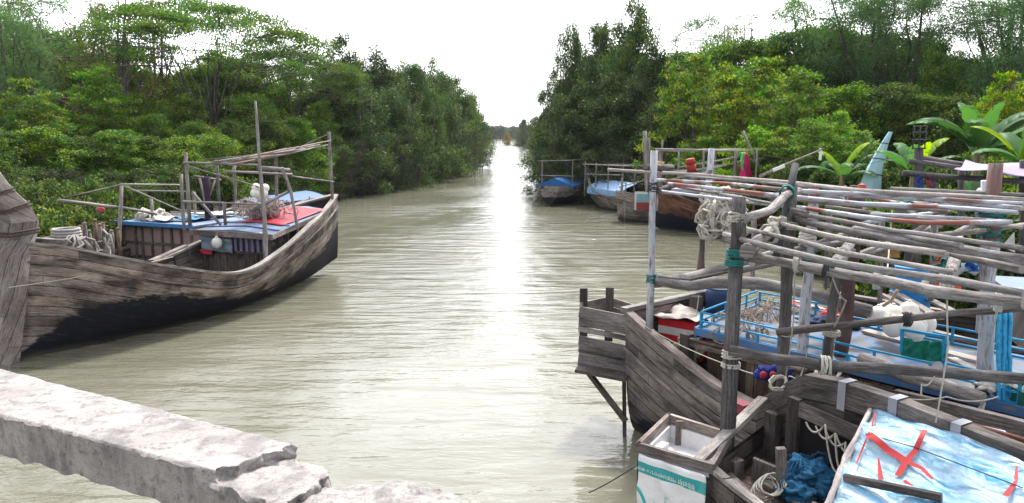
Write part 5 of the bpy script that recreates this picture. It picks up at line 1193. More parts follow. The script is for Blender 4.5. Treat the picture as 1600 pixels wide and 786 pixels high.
o = MB(); o.ball(P(1456,446,9.8), .14, 12, 8, (1,.8,1.0), .1); o = o.build('white_can', FLOAT); tag(o, 'white can left of the orange floats', 'can')
o = MB(); o.tube([P(1481,456,6.6), P(1481,444,6.6)], .05, 10); o = o.build('cup', ROPE_D); tag(o, 'dark cup tied under the lowest thin pole', 'cup')
o = MB(); tangle(o, P(1485,405,8.3), (.2,.2,.3), 14, .01, 93); o = o.build('rope_knot', ROPE_T); tag(o, 'tangle of teal rope on the lashed stub of the rack', 'rope')
o = cloth('clothes', [[P(1490+18*j, 410+10*i, 10.5+.05*j) + Vector((0,.2*i,-.05*(j%2))) for j in range(4)] for i in range(3)], plain('white_clothes', (.50,.52,.56), .9, .2, 5), None, .12, 95); tag(o, 'white clothes dropped behind the lashed stub', 'clothes')
o = cloth('clothes', [[P(1508+12*j, 408+8*i, 10.3) for j in range(3)] for i in range(3)], plain('blue_clothes', (.03,.12,.35), .9, .2, 5), None, .12, 96); tag(o, 'blue garment lying on the white clothes', 'clothes')
m = MB(); m.box(P(1394,394,10.6), (.16,.12,.14)); o = m.build('wooden_block', plain('orange_wood', (.28,.15,.05), .8, .3)); tag(o, 'small orange brown block hanging under the thin poles', 'block')
m = MB(); m.plank(P(1394,400,10.6), P(1395,440,10.6), .04, .04, (0,1,0)); o = m.build('stick', W_DARK); tag(o, 'short dark stick below the orange brown block', 'stick')
m = MB(); m.plank(P(1419,395,12.5), P(1415,455,12.4), .08, .08, (0,1,0)); m.build('post', W_BROWN, rE)
m = MB(); m.poly([P(1565,385,12), P(1585,362,12), P(1586,395,12)]); m.poly([P(1586,395,12.1), P(1585,362,12.1), P(1565,385,12.1)]); 
for a_, b_ in (((1565,385),(1585,362)),((1585,362),(1586,395)),((1586,395),(1565,385))): m.poly([P(*a_,12),P(*b_,12),P(*b_,12.1),P(*a_,12.1)])
o = m.build('pale_board', plain('pale_grey_board', (.5,.5,.5), .8)); tag(o, 'pale triangular board behind the thick white post', 'board')
# canopy pole frame with violet tarp at the right edge
FV = P(1500, 290, 13.5)
rV = thing('canopy_stand', 'dark pole frame carrying the violet tarp at the right edge', 'frame', P(1500, 420, 13.5))
for q in ([(1410,270,13.4),(1480,276,13.2),(1560,281,13.0),(1610,283,12.9)], [(1436,247,13.5),(1500,256,14.5),(1560,262,15)], [(1420,252,13.5),(1500,262,13.3)], ): part_pole(rV, 'rail', [P(*x) for x in q], .055, W_POLED)
for q in ([(1600,250,13.0),(1598,420,13.0)], [(1503,262,15.0),(1500,400,15.0)]): part_pole(rV, 'post', [P(*x) for x in q], .07, W_POLED)
o = cloth('tarp', [[P(1508,252,14.6),P(1545,255,14.4),P(1580,255,14.2),P(1640,256,14)],[P(1500,262,13.4),P(1545,258,13.2),P(1580,262,13),P(1640,264,12.8)],[P(1490,262,12.8),P(1550,268,12.4),P(1600,276,12.2),P(1650,280,12)]], plain('violet_tarp', (.19,.15,.38), .6, .12, 1.5), None, .03, 97); tag(o, 'pale violet tarp stretched over poles at the right edge', 'tarp')
for i, (px, c_, l) in enumerate(((1433,(.02,.06,.25),'dark blue garment hanging left of the striped cloth'),(1446,(.22,.05,.07),'maroon cloth hanging beside the dark blue garment'),(1455,(.10,.09,.13),'dark grey cloth hanging right of the maroon cloth'))):
    o = cloth('cloth', [[P(px+5*j-4+2*k, 272+7*k, 13.3) for j in range(3)] for k in range(4)], plain('hang%d' % i, c_, .85, .3, 8), None, .08, 100+i); tag(o, l, 'cloth')
for i, (q, mt, l) in enumerate((([(1318,292,20),(1345,345,20)], W_DARK, 'dark crooked stick left of the light blue prow'),([(1340,345,18),(1352,322,18)], W_POLE, 'short grey fork stick below the red cylinder'),([(1452,350,17),(1458,322,17)], W_DARK, 'dark stump on the bank behind the rack'),([(1468,375,17),(1475,395,17)], W_DARK, 'small dark stump low on the bank'))):
    m = MB(); pole(m, [P(*x) for x in q], .10, .07, 7); o = m.build('stump', mt); tag(o, l, 'stump')

# ================= broken concrete beam in the foreground
CONC = NT('weathered_concrete'); t = CONC; ob = t.n.new('ShaderNodeTexCoord').outputs['Object']
n1 = t.noise(ob, 1.4, 7, .65); n2 = t.noise(ob, 14, 8, .75); n3 = t.noise(ob, 4, 6, .7, (1,1,.35)); n4 = t.noise(ob, 60, 4, .7)
geo = t.n.new('ShaderNodeNewGeometry')
c = t.ramp(n1, [(.3,(.25,.23,.22)),(.7,(.43,.40,.385))]); c = t.mix(t.rng(n3, .48, .60, 0, .6), c, (.14,.13,.137)); c = t.mix(t.rng(n2, .52, .64, 0, .7), c, (.12,.108,.11)); c = t.mix(t.rng(n4, .56, .68, 0, .6), c, (.10,.095,.095))
t.col(c); t.rough(.9); t.bump(t.math('ADD', t.math('MULTIPLY', n2, .6), t.math('ADD', t.math('MULTIPLY', n4, .25), n1)), .9, .03); t.bsdf.inputs['Specular IOR Level'].default_value = .2
from mathutils import noise as mnoise
def rough_block(a0, a1, b0, b1, ztop, zbot, nu, nv_, nz, amp, seed, endrag=0.0, botrag=0.0):
    """block with top quad a0-a1 (far edge) b0-b1 (near edge); every face displaced by fractal noise"""
    m = MB(); V = {}
    def pt(u, v, w):
        f = a0.lerp(a1, u); n_ = b0.lerp(b1, u); p = f.lerp(n_, v); zb = zbot + botrag*(mnoise.noise(Vector((u*9+seed, v*2, 0))) + .6*mnoise.noise(Vector((u*27+seed, v*2, 3))))
        p = Vector((p.x, p.y, ztop + (zb-ztop)*w))
        if u > .9 and endrag: p = p + (a1-a0).normalized()*endrag*(u-.9)*10*(mnoise.noise(Vector((v*6, w*5, seed*1.3))) + .5*mnoise.noise(Vector((v*19, w*15, seed*1.3))))
        q = p*1.0; e = min(v, 1-v, 1)*2 
        d = Vector((mnoise.fractal(q*6+Vector((seed,0,0)), 1, 2, 4), mnoise.fractal(q*6+Vector((0,seed,0)), 1, 2, 4), mnoise.fractal(q*6+Vector((0,0,seed)), 1, 2, 4)))
        k = amp*(1.0 + (1.6 if (v in (0, 1) and w in (0, 1)) or u in (0, 1) else 0)); k *= .35 if w == 0 and 0.03 < v < .97 else 1
        # rounded arrises
        if w == 0 and (v == 0 or v == 1): p.z -= .012 + .03*abs(mnoise.noise(q*4))
        return p + d*k
    def sheet(fn, na, nb, flip=False):
        rows = [[fn(i/na, j/nb) for j in range(nb+1)] for i in range(na+1)]; m.grid(rows, smooth=True, flip=flip)
    sheet(lambda u, v: pt(u, v, 0), nu, nv_, False); sheet(lambda u, v: pt(u, v, 1), nu, nv_, True)
    sheet(lambda u, w: pt(u, 1, w), nu, nz, False); sheet(lambda u, w: pt(u, 0, w), nu, nz, True)
    sheet(lambda v, w: pt(1, v, w), nv_, nz, True); sheet(lambda v, w: pt(0, v, w), nv_, nz, False)
    return m
rW = thing('broken_concrete_wall', 'pale broken concrete beam running across the lower left foreground', 'wall', G(330, 700, 3.0))
zt = 3.1; a0, a1, b0, b1 = G(-260,508,zt), G(462,694,zt), G(-330,560,zt), G(335,737,zt)
m = rough_block(a0, a1, b0, b1, zt, zt-.29, 220, 46, 22, .007, 3.1, .05, .05); m.build('beam', CONC.m, rW)
zt2 = zt-.07; a0, a1, b0, b1 = G(395,690,zt2), G(520,738,zt2), G(300,745,zt2), G(440,792,zt2)
m = rough_block(a0, a1, b0, b1, zt2, zt2-.45, 60, 56, 26, .014, 7.7, .04, .04); m.build('broken_end', CONC.m, rW)
CONC2 = CONC.m
zt3 = zt-.16
m = MB(); rows = []; NA, NB = 90, 60
cc = G(570, 800, zt3)
for i in range(NA+1):
    row = []
    for j in range(NB+1):
        x = -.85 + 2.0*i/NA; y = -.9 + 1.35*j/NB; ex = Vector((cc.x + x*.75 , cc.y - .05 + y*.85, 0)); r_ = math.hypot(x*.92, y*1.5+ .12*mnoise.noise(Vector((x*5,y*5,1)))) + .12*mnoise.noise(Vector((x*3, y*3, 9)))
        z_ = zt3 + .05 - .22*max(r_-.35, 0)**1.3 - 2.2*max(r_-.82, 0)**1.0 + .03*mnoise.fractal(Vector((x*5, y*5, 4)), 1, 2, 5) + .012*mnoise.noise(Vector((x*30, y*30, 4)))
        row.append(Vector((ex.x, ex.y, max(z_, 1.6))))
    rows.append(row)
m.grid(rows, smooth=True); m.build('rubble_mound', CONC2, rW)
# pier carrying the beam, out of the picture to the lower right and left
m = MB(); c_ = (G(470,800,2.7)); m.box(Vector((c_.x+.1, c_.y-.35, .9)), (1.1, .9, 3.3)); m.build('pier', CONC2, rW)
m = MB(); c_ = (G(-280,560,2.7)); m.box(Vector((c_.x, c_.y-.2, .9)), (.9, .9, 3.3)); m.build('pier', CONC2, rW)
rnd = random.Random(19)
m = MB()
m = MB(); rope(m, [P(920,770,9.5), P(1002,722,8.0)], .009, .02); o = m.build('mooring_line', ROPE_D); tag(o, 'thin dark line dropping into the water left of the printed sack', 'rope')
# ---------------------------------------------------------------- trees and plants
def leaf_mesh(name, C, n_per, R, L, Wd, seed, mat, up=.5, droop=0.0, fold=True):
    """C: clump centres (k,3); R: clump radii (k,3); many small pointed leaves in every clump"""
    g = np.random.RandomState(seed); k = len(C); N = k*n_per
    c = np.repeat(C, n_per, 0); r = np.repeat(R, n_per, 0)
    off = g.normal(0, 1, (N, 3)); off /= np.linalg.norm(off, axis=1, keepdims=True); off *= (g.rand(N, 1)**.45)
    p = c + off*r
    d = off*.6 + g.normal(0, .8, (N, 3)); d[:, 2] -= droop; d /= np.linalg.norm(d, axis=1, keepdims=True)
    n = g.normal(0, 1, (N, 3)); n[:, 2] = np.abs(n[:, 2]) + up; s = np.cross(d, n); s /= np.linalg.norm(s, axis=1, keepdims=True)
    l = L*g.uniform(.6, 1.3, (N, 1)); w = Wd*g.uniform(.7, 1.25, (N, 1))
    v = np.stack([p, p + d*l*.45 + s*w*.5, p + d*l, p + d*l*.45 - s*w*.5], 1).reshape(-1, 3)
    me = bpy.data.meshes.new(name); me.vertices.add(4*N); me.vertices.foreach_set('co', v.astype(np.float32).ravel())
    me.loops.add(4*N); me.loops.foreach_set('vertex_index', np.arange(4*N, dtype=np.int32))
    me.polygons.add(N); me.polygons.foreach_set('loop_start', np.arange(0, 4*N, 4, dtype=np.int32)); me.polygons.foreach_set('loop_total', np.full(N, 4, dtype=np.int32))
    me.update(calc_edges=True); me.materials.append(mat); return me

BARK = wood('grey_bark', (.06,.05,.045), (.20,.17,.15)); BARKD = wood('dark_bark', (.03,.026,.024), (.10,.085,.075))
def skeleton(C, H, base_h, nl, seed, r0, crook=.5, trunks=1, spread=1.0, top=.92):
    """trunk, limbs and twigs reaching the clump centres; returns an MB"""
    g = random.Random(seed); m = MB(); pts = []; rad = []
    for t_ in range(trunks):
        a = g.uniform(0, 6.28); bx, by = (math.cos(a)*.5*(trunks > 1), math.sin(a)*.5*(trunks > 1)); tr = []
        tx, ty = g.uniform(-1, 1)*crook, g.uniform(-1, 1)*crook
        for i in range(9):
            f = i/8; tr.append(Vector((bx + tx*f + (bx*3*f if trunks > 1 else 0) + math.sin(f*4+seed)*crook*.25, by + ty*f + (by*3*f if trunks > 1 else 0) + math.cos(f*3+seed)*crook*.2, -.6 + (H*top+.6)*f)))
        rr = [r0*(1.25 if i == 0 else 1)*(1-.82*i/8) for i in range(9)]; m.tube(tr, rr, 7, jit=.1)
        for i, q in enumerate(tr):
            if q.z > base_h*.6: pts.append(q); rad.append(rr[i])
        idx = list(range(len(C))); g.shuffle(idx)
        for li in range(nl):
            e = Vector(C[idx[li % len(idx)]]); e = Vector((e.x*spread, e.y*spread, e.z)); st = tr[min(8, max(1, int(8*min(.9, (base_h*.7 + (e.z-base_h)*.45)/H + g.uniform(-.08, .05)))))]
            mid = st.lerp(e, .5) + Vector((0, 0, .10*(e-st).length)) + Vector((g.uniform(-.3,.3), g.uniform(-.3,.3), 0)); ln = []
            for i in range(8):
                f = i/7; ln.append((st*(1-f)**2 + mid*2*f*(1-f) + e*f*f) + Vector((g.uniform(-.1,.1), g.uniform(-.1,.1), g.uniform(-.08,.08)))*(0 if i in (0, 7) else 1))
            rr2 = [r0*.42*(1-.8*i/7) for i in range(8)]; m.tube(ln, rr2, 5)
            pts += ln[1:]; rad += rr2[1:]
    A = np.array([tuple(p) for p in pts])
    for c in C:
        d = np.linalg.norm(A - c, axis=1) + np.maximum(0, A[:, 2]-c[2])*.7; j = int(np.argmin(d)); a = pts[j]; e = Vector(c)
        if (e-a).length < .25: continue
        mid = a.lerp(e, .5) + Vector((g.uniform(-.2,.2), g.uniform(-.2,.2), .1)); m.tube([a, mid, e], [min(rad[j]*.7, .045), .025, .010], 4)
    return m

LM = {
 'mangrove': leafmat('mangrove_leaves', (.022,.050,.028), (.080,.140,.062), (.14,.18,.045), .08, .22, .5),
 'grey':     leafmat('grey_twig_leaves', (.04,.04,.03), (.11,.10,.075), (.07,.10,.04), .5, .2, .5),
 'green':    leafmat('mid_green_leaves', (.024,.062,.020), (.095,.19,.045), (.20,.26,.05), .08, .35, .4),
 'bright':   leafmat('bright_green_leaves', (.04,.13,.025), (.17,.36,.06), (.30,.32,.05), .06, .45, .45),
 'umbrella': leafmat('umbrella_tree_leaves', (.05,.11,.035), (.17,.32,.08), (.20,.26,.05), .02, .45, .3),
 'wispy':    leafmat('fine_grey_green_leaves', (.04,.08,.045), (.15,.25,.13), None, 0, .5, .3),
 'brown':    leafmat('sparse_brown_leaves', (.07,.09,.045), (.16,.18,.09), (.20,.13,.06), .2, .3, .4),
 'yellow':   leafmat('yellow_green_leaves', (.05,.12,.02), (.19,.33,.05), (.34,.32,.05), .02, .4, .5),
 'far':      leafmat('distant_leaves', (.07,.10,.06), (.16,.19,.11), None, 0, .3, .2),
 'rust':     leafmat('rusty_leaves', (.14,.09,.04), (.30,.19,.07), None, 0, .3, .2),
 'shrub':    leafmat('shrub_leaves', (.018,.055,.018), (.07,.145,.04), (.20,.22,.07), .1, .35, .9),
}
def mesh_of(m, mat):
    me = bpy.data.meshes.new('trunk'); me.from_pydata([tuple(v) for v in m.v], [], m.f)
    me.uv_layers.new(name='UVMap').data.foreach_set('uv', np.array(m.uv, dtype=np.float32).ravel()); me.polygons.foreach_set('use_smooth', np.ones(len(m.f), dtype=bool)); me.materials.append(mat); return me
def proto(kind, seed):
    g = np.random.RandomState(seed); H = 10.0
    if kind == 'mangrove':                       # leafy down to the water, several ragged leaders
        C = []; lead = [(g.uniform(-2.3, 2.3), g.uniform(-1.8, 1.8), g.uniform(.72, 1.0)) for _ in range(6)]; lead[0] = (0, 0, 1.0)
        while len(C) < 150:
            x0, y0, h = lead[g.randint(6)]; z = g.uniform(.06, 1)**.85; r = 2.7*(1 - (z)**1.9)**.7*(.6 + .4*math.sin(min(z*5, 1.57))) + .25
            a = g.uniform(0, 6.28); q = math.sqrt(g.rand())*r; C.append((x0*(1-z*.35) + math.cos(a)*q, y0*(1-z*.35) + math.sin(a)*q, z*h*H))
        C = np.array(C); R = np.stack([g.uniform(.45, .95, len(C))]*3, 1)*[1, 1, .85]
        lm = leaf_mesh('mangrove_crown', C, 230, R, .21, .085, seed, LM['mangrove'], .4); sk = skeleton(C, H, 2, 12, seed, .16, .8, 3, .9)
        return mesh_of(sk, BARK), lm
    if kind == 'umbrella':                       # flat layered shell on long rising limbs
        C = []
        while len(C) < 190:
            a = g.uniform(0, 6.28); q = math.sqrt(g.rand())*6.6; lay = g.choice([0, 0, 0, .9, 1.9]); z = H - .045*q*q - lay*(1 if q > 2 else .4)*1.0 - .3*g.rand(); 
            if math.sin(a*3+seed)*math.cos(q*.9) > .72: continue
            C.append((math.cos(a)*q, math.sin(a)*q*.8, z))
        C = np.array(C); s_ = g.uniform(.5, 1.05, len(C)); R = np.stack([s_*1.1, s_*1.1, s_*.27], 1)
        return mesh_of(skeleton(C, H, 3.4, 18, seed, .15, 1.0, 1, 1.0, .62), BARK), leaf_mesh('umbrella_crown', C, 170, R, .16, .07, seed, LM['umbrella'], 1.2)
    if kind in ('bright', 'yellow'):             # tiers of rosettes
        C = []
        while len(C) < 135:
            z = g.uniform(.18, 1); r = 3.6*(1-z**2.2)**.6 + .3; a = g.uniform(0, 6.28); q = g.rand()**.4*r; tier = round(z*9)/9 + g.normal(0, .035)
            C.append((math.cos(a)*q, math.sin(a)*q, tier*H - .05*q))
        C = np.array(C); s_ = g.uniform(.28, .62, len(C)); R = np.stack([s_*1.25, s_*1.25, s_*.5], 1)
        return mesh_of(skeleton(C, H, 2.0, 16, seed, .15, .7, 1, 1.0, .9), BARK), leaf_mesh('tiered_crown', C, 80, R, .25, .115, seed, LM[kind], 1.0)
    if kind == 'wispy':                          # tall open crown of drooping sprays
        C = []
        while len(C) < 130:
            z = g.uniform(.36, 1); r = 3.2*math.sin(min(1, (z-.28)*1.5)*PI*.62)*(1.15-z*.45) + .3; a = g.uniform(0, 6.28); q = g.rand()**.5*r; C.append((math.cos(a)*q + math.sin(seed+z*5)*.5, math.sin(a)*q, z*H))
        C = np.array(C); s_ = g.uniform(.4, .85, len(C)); R = np.stack([s_, s_, s_*.8], 1)
        return mesh_of(skeleton(C, H, 3.2, 14, seed, .15, 1.2, 2, .9, .95), BARK), leaf_mesh('wispy_crown', C, 210, R, .22, .032, seed, LM['wispy'], .2, .5)
    if kind == 'brown':
        C = []
        while len(C) < 90:
            z = g.uniform(.35, 1); r = 4.2*(math.sin(z*2.6)) ; a = g.uniform(0, 6.28); q = g.rand()**.5*abs(r); C.append((math.cos(a)*q, math.sin(a)*q, z*H))
        C = np.array(C); s_ = g.uniform(.4, .8, len(C)); R = np.stack([s_, s_, s_*.6], 1)
        return mesh_of(skeleton(C, H, 2.5, 18, seed, .15, 1.0, 2, 1.0, .95), BARK), leaf_mesh('sparse_crown', C, 60, R, .17, .06, seed, LM['brown'], .3)
    if kind in ('green', 'far', 'rust'):
        C = []
        while len(C) < 150:
            z = g.uniform(.12, 1); r = 3.7*(1-z**2.4)**.55*(.75+.25*math.sin(z*9+seed)) + .3; a = g.uniform(0, 6.28); q = g.rand()**.42*r*(1+.22*math.sin(a*3+seed)); C.append((math.cos(a)*q, math.sin(a)*q, z*H))
        C = np.array(C); s_ = g.uniform(.4, 1.0, len(C)); R = np.stack([s_*1.1, s_*1.1, s_*.7], 1)
        return mesh_of(skeleton(C, H, 2.2, 14, seed, .16, .8, 1, 1.0), BARK), leaf_mesh('leafy_crown', C, 190 if kind == 'green' else 60, R, .20 if kind == 'green' else .35, .09 if kind == 'green' else .22, seed, LM[kind], .6)
    if kind == 'grey':                           # twiggy undergrowth over the water
        C = []
        while len(C) < 80: a = g.uniform(0, 6.28); q = g.rand()**.5*4.2; z = g.uniform(.02, .95); C.append((math.cos(a)*q, math.sin(a)*q, z*H*(1-.03*q)))
        C = np.array(C); s_ = g.uniform(.5, 1.1, len(C)); R = np.stack([s_, s_, s_*.9], 1); sk = skeleton(C, H*.8, 0, 26, seed, .10, 1.2, 4, 1.0)
        gg = random.Random(seed)
        for i in range(150):
            a = Vector(C[gg.randrange(len(C))]); sk.tube([a, a + Vector((gg.uniform(-1.2,1.2), gg.uniform(-1.2,1.2), gg.uniform(-1.6,.8)))], [.02, .006], 3)
        return mesh_of(sk, BARK), leaf_mesh('twiggy_crown', C, 75, R, .16, .07, seed, LM['grey'], .2)
    if kind == 'shrub':                          # height about 10 units too; scaled down when placed
        C = []
        while len(C) < 60: a = g.uniform(0, 6.28); q = g.rand()**.5*4.4; z = g.uniform(.15, .95); C.append((math.cos(a)*q, math.sin(a)*q, z*H*(1-.035*q)))
        C = np.array(C); s_ = g.uniform(.8, 1.7, len(C)); R = np.stack([s_, s_, s_*.7], 1)
        return mesh_of(skeleton(C, H*.7, 0, 12, seed, .14, 1.5, 3, 1.0), BARK), leaf_mesh('shrub_crown', C, 330, R, .42, .20, seed, LM['shrub'], .7)
PRO = {}
for kd, n in (('mangrove', 4), ('umbrella', 2), ('bright', 2), ('yellow', 2), ('wispy', 3), ('brown', 1), ('green', 4), ('grey', 2), ('shrub', 3), ('far', 2), ('rust', 1)):
    PRO[kd] = [proto(kd, 11*i + 5 + len(kd)) for i in range(n)]
NAMES = {'mangrove': 'mangrove_tree', 'umbrella': 'spreading_tree', 'bright': 'leafy_tree', 'yellow': 'leafy_tree', 'wispy': 'feathery_tree', 'brown': 'sparse_tree', 'green': 'leafy_tree', 'grey': 'twiggy_bush', 'shrub': 'shrub', 'far': 'distant_tree', 'rust': 'distant_tree'}
cnt = {}
def tree(kind, px, D, pytop, label, wide=1.0, group=None, gz=None):
    x = (px-800)/F_PX*D; gz = float(ground_z(np.array([x]), np.array([D]))[0]) if gz is None else gz
    Hh = 5 + (212-pytop)/F_PX*D - gz; k = cnt.get(kind, 0); cnt[kind] = k+1; tm, lm = PRO[kind][k % len(PRO[kind])]; rnd = random.Random(k*7+len(kind)+int(px))
    t_ = thing(NAMES[kind], label, 'bush' if kind in ('grey', 'shrub') else 'tree', (x, D, gz), group); s = Hh/10.2; w = s*wide
    t_.rotation_euler = (0, 0, rnd.uniform(0, 6.28)); t_.scale = (w*rnd.uniform(.93, 1.07), w*rnd.uniform(.93, 1.07), s)
    for nm, me in (('trunk', tm), ('crown', lm)):
        o = bpy.data.objects.new(nm, me); COL.objects.link(o); o.parent = t_
    return t_
LAND_L = [(-999,'beyond the left picture edge'),(0,'above the thick prow'),(75,'above the rope coil'),(125,'above the pink float'),(180,'above the panelled cabin'),(250,'above the tall left frame post'),(310,'above the purple wrapped post'),(365,'just left of the mast'),(405,'right of the mast'),(450,'above the white roofed stern'),(500,'above the stern post'),(545,'past the stern of the big boat')]
LAND_M = [(500,'at the near end'),(560,'a little past the near end'),(605,'before the middle'),(640,'in the middle'),(668,'past the middle'),(695,'three quarters along'),(725,'close to the tip'),(748,'at the very tip')]
LAND_R = [(800,'over the furthest blue tarped boat'),(890,'between the tarped boat and the pointed prow'),(935,'above the light blue tarp'),(975,'above the painted board boat'),(1012,'above the white stern post'),(1050,'above the red brown boat'),(1095,'above the hanging white net'),(1140,'left of the magenta cloth'),(1175,'right of the magenta cloth'),(1215,'above the slanting whitish stick'),(1262,'right of the slanting stick'),(1305,'left of the light blue prow'),(1345,'behind the light blue prow'),(1395,'left of the cage lamp'),(1435,'behind the cage lamp'),(1475,'right of the cage lamp'),(1515,'behind the big banana plant'),(1555,'above the violet tarp'),(1600,'at the right edge')]
SEEN = {}
def where(tab, px, D, py):
    w = [t_ for x, t_ in tab if px >= x][-1]; return w
def uniq(base, tab, px, D, py):
    for h in ('', 'low ' if py > 150 else 'tall ', 'front row ' if D < 50 else 'rear row '):
        l = h + base + ' ' + where(tab, px, D, py)
        if l not in SEEN: SEEN[l] = 1; return l
    l = ('low ' if py > 150 else 'tall ') + ('front row ' if D < 50 else 'rear row ') + base + ' ' + where(tab, px, D, py); SEEN[l] = 1
    return l
# left bank: single trees that stand out
tree('umbrella', 335, 55, 12, 'tall spreading tree with a flat open crown and bare limbs against the sky, left bank', 1.05)
tree('umbrella', 455, 62, 78, 'lower spreading tree with layered crown just right of the tallest flat crowned one', .9)
tree('brown', 150, 52, -22, 'tall sparse brownish tree at the top left with sky showing through', 1.0)
tree('brown', 235, 60, -5, 'thin sparse tree between the brownish one and the flat crowned one', .8)
tree('wispy', 95, 58, 0, 'feathery tree filling the gap left of the brownish one', 1.1)
tree('wispy', 25, 46, 14, 'pale open tree at the top left corner of the picture', .9)
tree('bright', 165, 44, 118, 'bright green tiered tree on the left bank', 1.1)
tree('bright', 60, 40, 128, 'bright green tree at the left edge below the pale open one', 1.0)
tree('bright', 505, 60, 165, 'bright green low tree left of the dark mangroves', .9)
tree('green', 300, 48, 150, 'olive green tree in the middle of the left bank', 1.1)
tree('yellow', 340, 45, 205, 'yellowish green small tree behind the mast of the left boat', 1.2)
GL = 'green trees of the left bank wood'
for px, D, py in ((-40,50,90),(20,55,100),(90,58,95),(150,56,110),(215,58,105),(270,62,120),(330,60,110),(390,62,125),(440,64,140),(490,66,150),(520,70,120),(-20,40,190),(60,46,170),(120,42,190),(190,44,185),(250,45,180),(310,44,190),(370,47,190),(420,50,180),(465,54,185),(500,58,190),(230,50,150),(400,54,150),(-70,62,60),(130,64,70),(200,66,75),(40,68,80),(110,60,60),(180,62,96),(300,68,112),(360,70,95),(410,68,100),(460,72,112),(70,66,50),(10,60,60)):
    tree('green', px, D, py, uniq('green leafy tree of the left wood', LAND_L, px, D, py), 1.15, GL)
for px, D, py in ((-30,29,195),(25,31,205),(80,32,200),(130,33,215),(180,34,205),(235,36,212),(280,38,215),(330,41,212)):
    tree('green', px, D, py, uniq('dense green small tree close behind the left boats', LAND_L, px, D, py), 1.5, 'small dense trees close behind the left boats')
for px, D, py in ((5,28,240),(70,29,245),(125,30,250),(200,32,245),(255,35,240)): tree('grey', px, D, py, uniq('brown twiggy bush close to the left boats', LAND_L, px, D, py), 1.0, 'brown twiggy bushes close to the left boats')
GS = 'low green shrubs along the left bank'
for px, D, py in ((-20,22,285),(30,24,275),(60,27,262),(95,27,280),(130,29,270),(165,30,275),(205,32,265),(150,26,305),(100,24,305),(235,34,262),(265,36,258),(60,22,300),(10,19,300),(185,27,312),(300,38,256),(340,40,254)):
    tree('shrub', px, D, py, uniq('green shrub on the left bank', LAND_L, px, D, py), .75, GS)
GY = 'grey twiggy bushes at the foot of the left wood'
for px, D, py in ((20,33,235),(80,36,228),(150,38,230),(220,42,225),(290,44,228),(360,47,228),(420,50,225),(470,55,225)):
    tree('grey', px, D, py, uniq('dark twiggy bush under the left wood', LAND_L, px, D, py), .9, GY)
# mangroves on the left point
mang = ((545,68,58,'tallest dark mangrove of the left point, at its near end'),(596,74,84,'dark mangrove right of the tallest one on the left point'),(645,82,90,'dark mangrove in the middle of the left point'),(690,94,112,'rounded dark mangrove past the middle of the left point'),(716,104,122,'dark mangrove near the tip of the left point'),(738,116,146,'last dark mangrove at the tip of the left point'))
for px, D, py, l in mang: tree('mangrove', px, D, py, l, .8)
GM = 'dark mangroves filling the left point'
for px, D, py in ((560,64.5,130),(610,71,140),(655,80,145),(695,91,155),(718,104,165),(735,117,175),(520,64,150),(540,76,110),(620,88,105),(670,98,118),(575,82,95)):
    tree('mangrove', px, D, py, uniq('dark dense mangrove of the left point', LAND_M, px, D, py), 1.15, GM)
GT = 'bare twiggy undergrowth along the left point'
for px, D, py in ((540,62.5,225),(575,66,222),(610,71,218),(645,77,216),(680,85,212),(712,93,210),(738,104,208),(752,113,205),(505,60,228)):
    tree('grey', px - 3, D - 3.0, py - 22, uniq('grey twiggy undergrowth on the left point', LAND_M, px, D, py), 1.0, GT, .05)
# right bank mangroves
for px, D, py, w, l in ((985,60,6,.62,'tallest dark mangrove of the right bank, its top near the upper edge'),(930,64,30,.55,'dark mangrove just left of the tallest one on the right bank'),(892,66,42,.42,'dark mangrove leaning towards the open river on the right bank'),(868,70,108,.55,'outermost mangrove of the right bank beside the far water'),(1018,56,70,.8,'dark mangrove right of the tallest one, next to the yellow green tree')):
    tree('mangrove', px, D, py, l, w)
GR = 'dark mangroves filling the right bank clump'
for px, D, py in ((885,62,140),(912,60,130),(945,57,120),(990,54,130),(1030,51,150),(960,66,70),(910,68,90),(878,66,170),(1010,64,95),(895,58,175)):
    tree('mangrove', px, D, py, uniq('dark mangrove of the right clump', LAND_R, px, D, py), 1.1, GR)
for px, D, py in ((880,57,222),(925,55,218),(975,52,215),(1020,49,215),(1060,46,212)):
    tree('grey', px, D, py, uniq('dark twiggy bush', LAND_R, px, D, py), 1.1, 'dark twiggy bushes on the right bank')
# right bank woods
for k_, px, D, py, w, l in (('yellow',1075,48,92,.9,'yellow green tiered tree right of the dark mangroves'),('yellow',1130,45,112,.8,'yellow green tree with rosettes of leaves right of its twin'),('bright',1178,43,96,1.0,'bright green tiered tree above the poles of the brown boat'),('bright',1240,40,118,1.0,'bright green tiered tree left of the light blue prow'),('wispy',1105,62,32,.8,'spiky open tree on the skyline right of the mangroves'),
  ('brown',1195,58,22,.8,'sparse brownish tree on the skyline of the right bank'),('wispy',1300,52,-18,1.0,'tall feathery tree at the upper right with sky behind'),('wispy',1370,50,-30,1.1,'taller feathery tree right of the first, reaching past the upper edge'),('wispy',1520,46,-30,1.1,'feathery tree with long bare stems near the upper right corner'),('wispy',1592,42,-40,1.0,'feathery tree in the upper right corner'),
  ('green',1450,44,72,.7,'dark glossy green tree right of the feathery ones'),('yellow',1560,36,118,.8,'pale yellow green tree above the banana plants'),('bright',1300,36,176,.8,'low bright green tree beside the light blue prow')):
    tree(k_, px, D, py, l, w)
GG = 'green trees of the right bank wood'
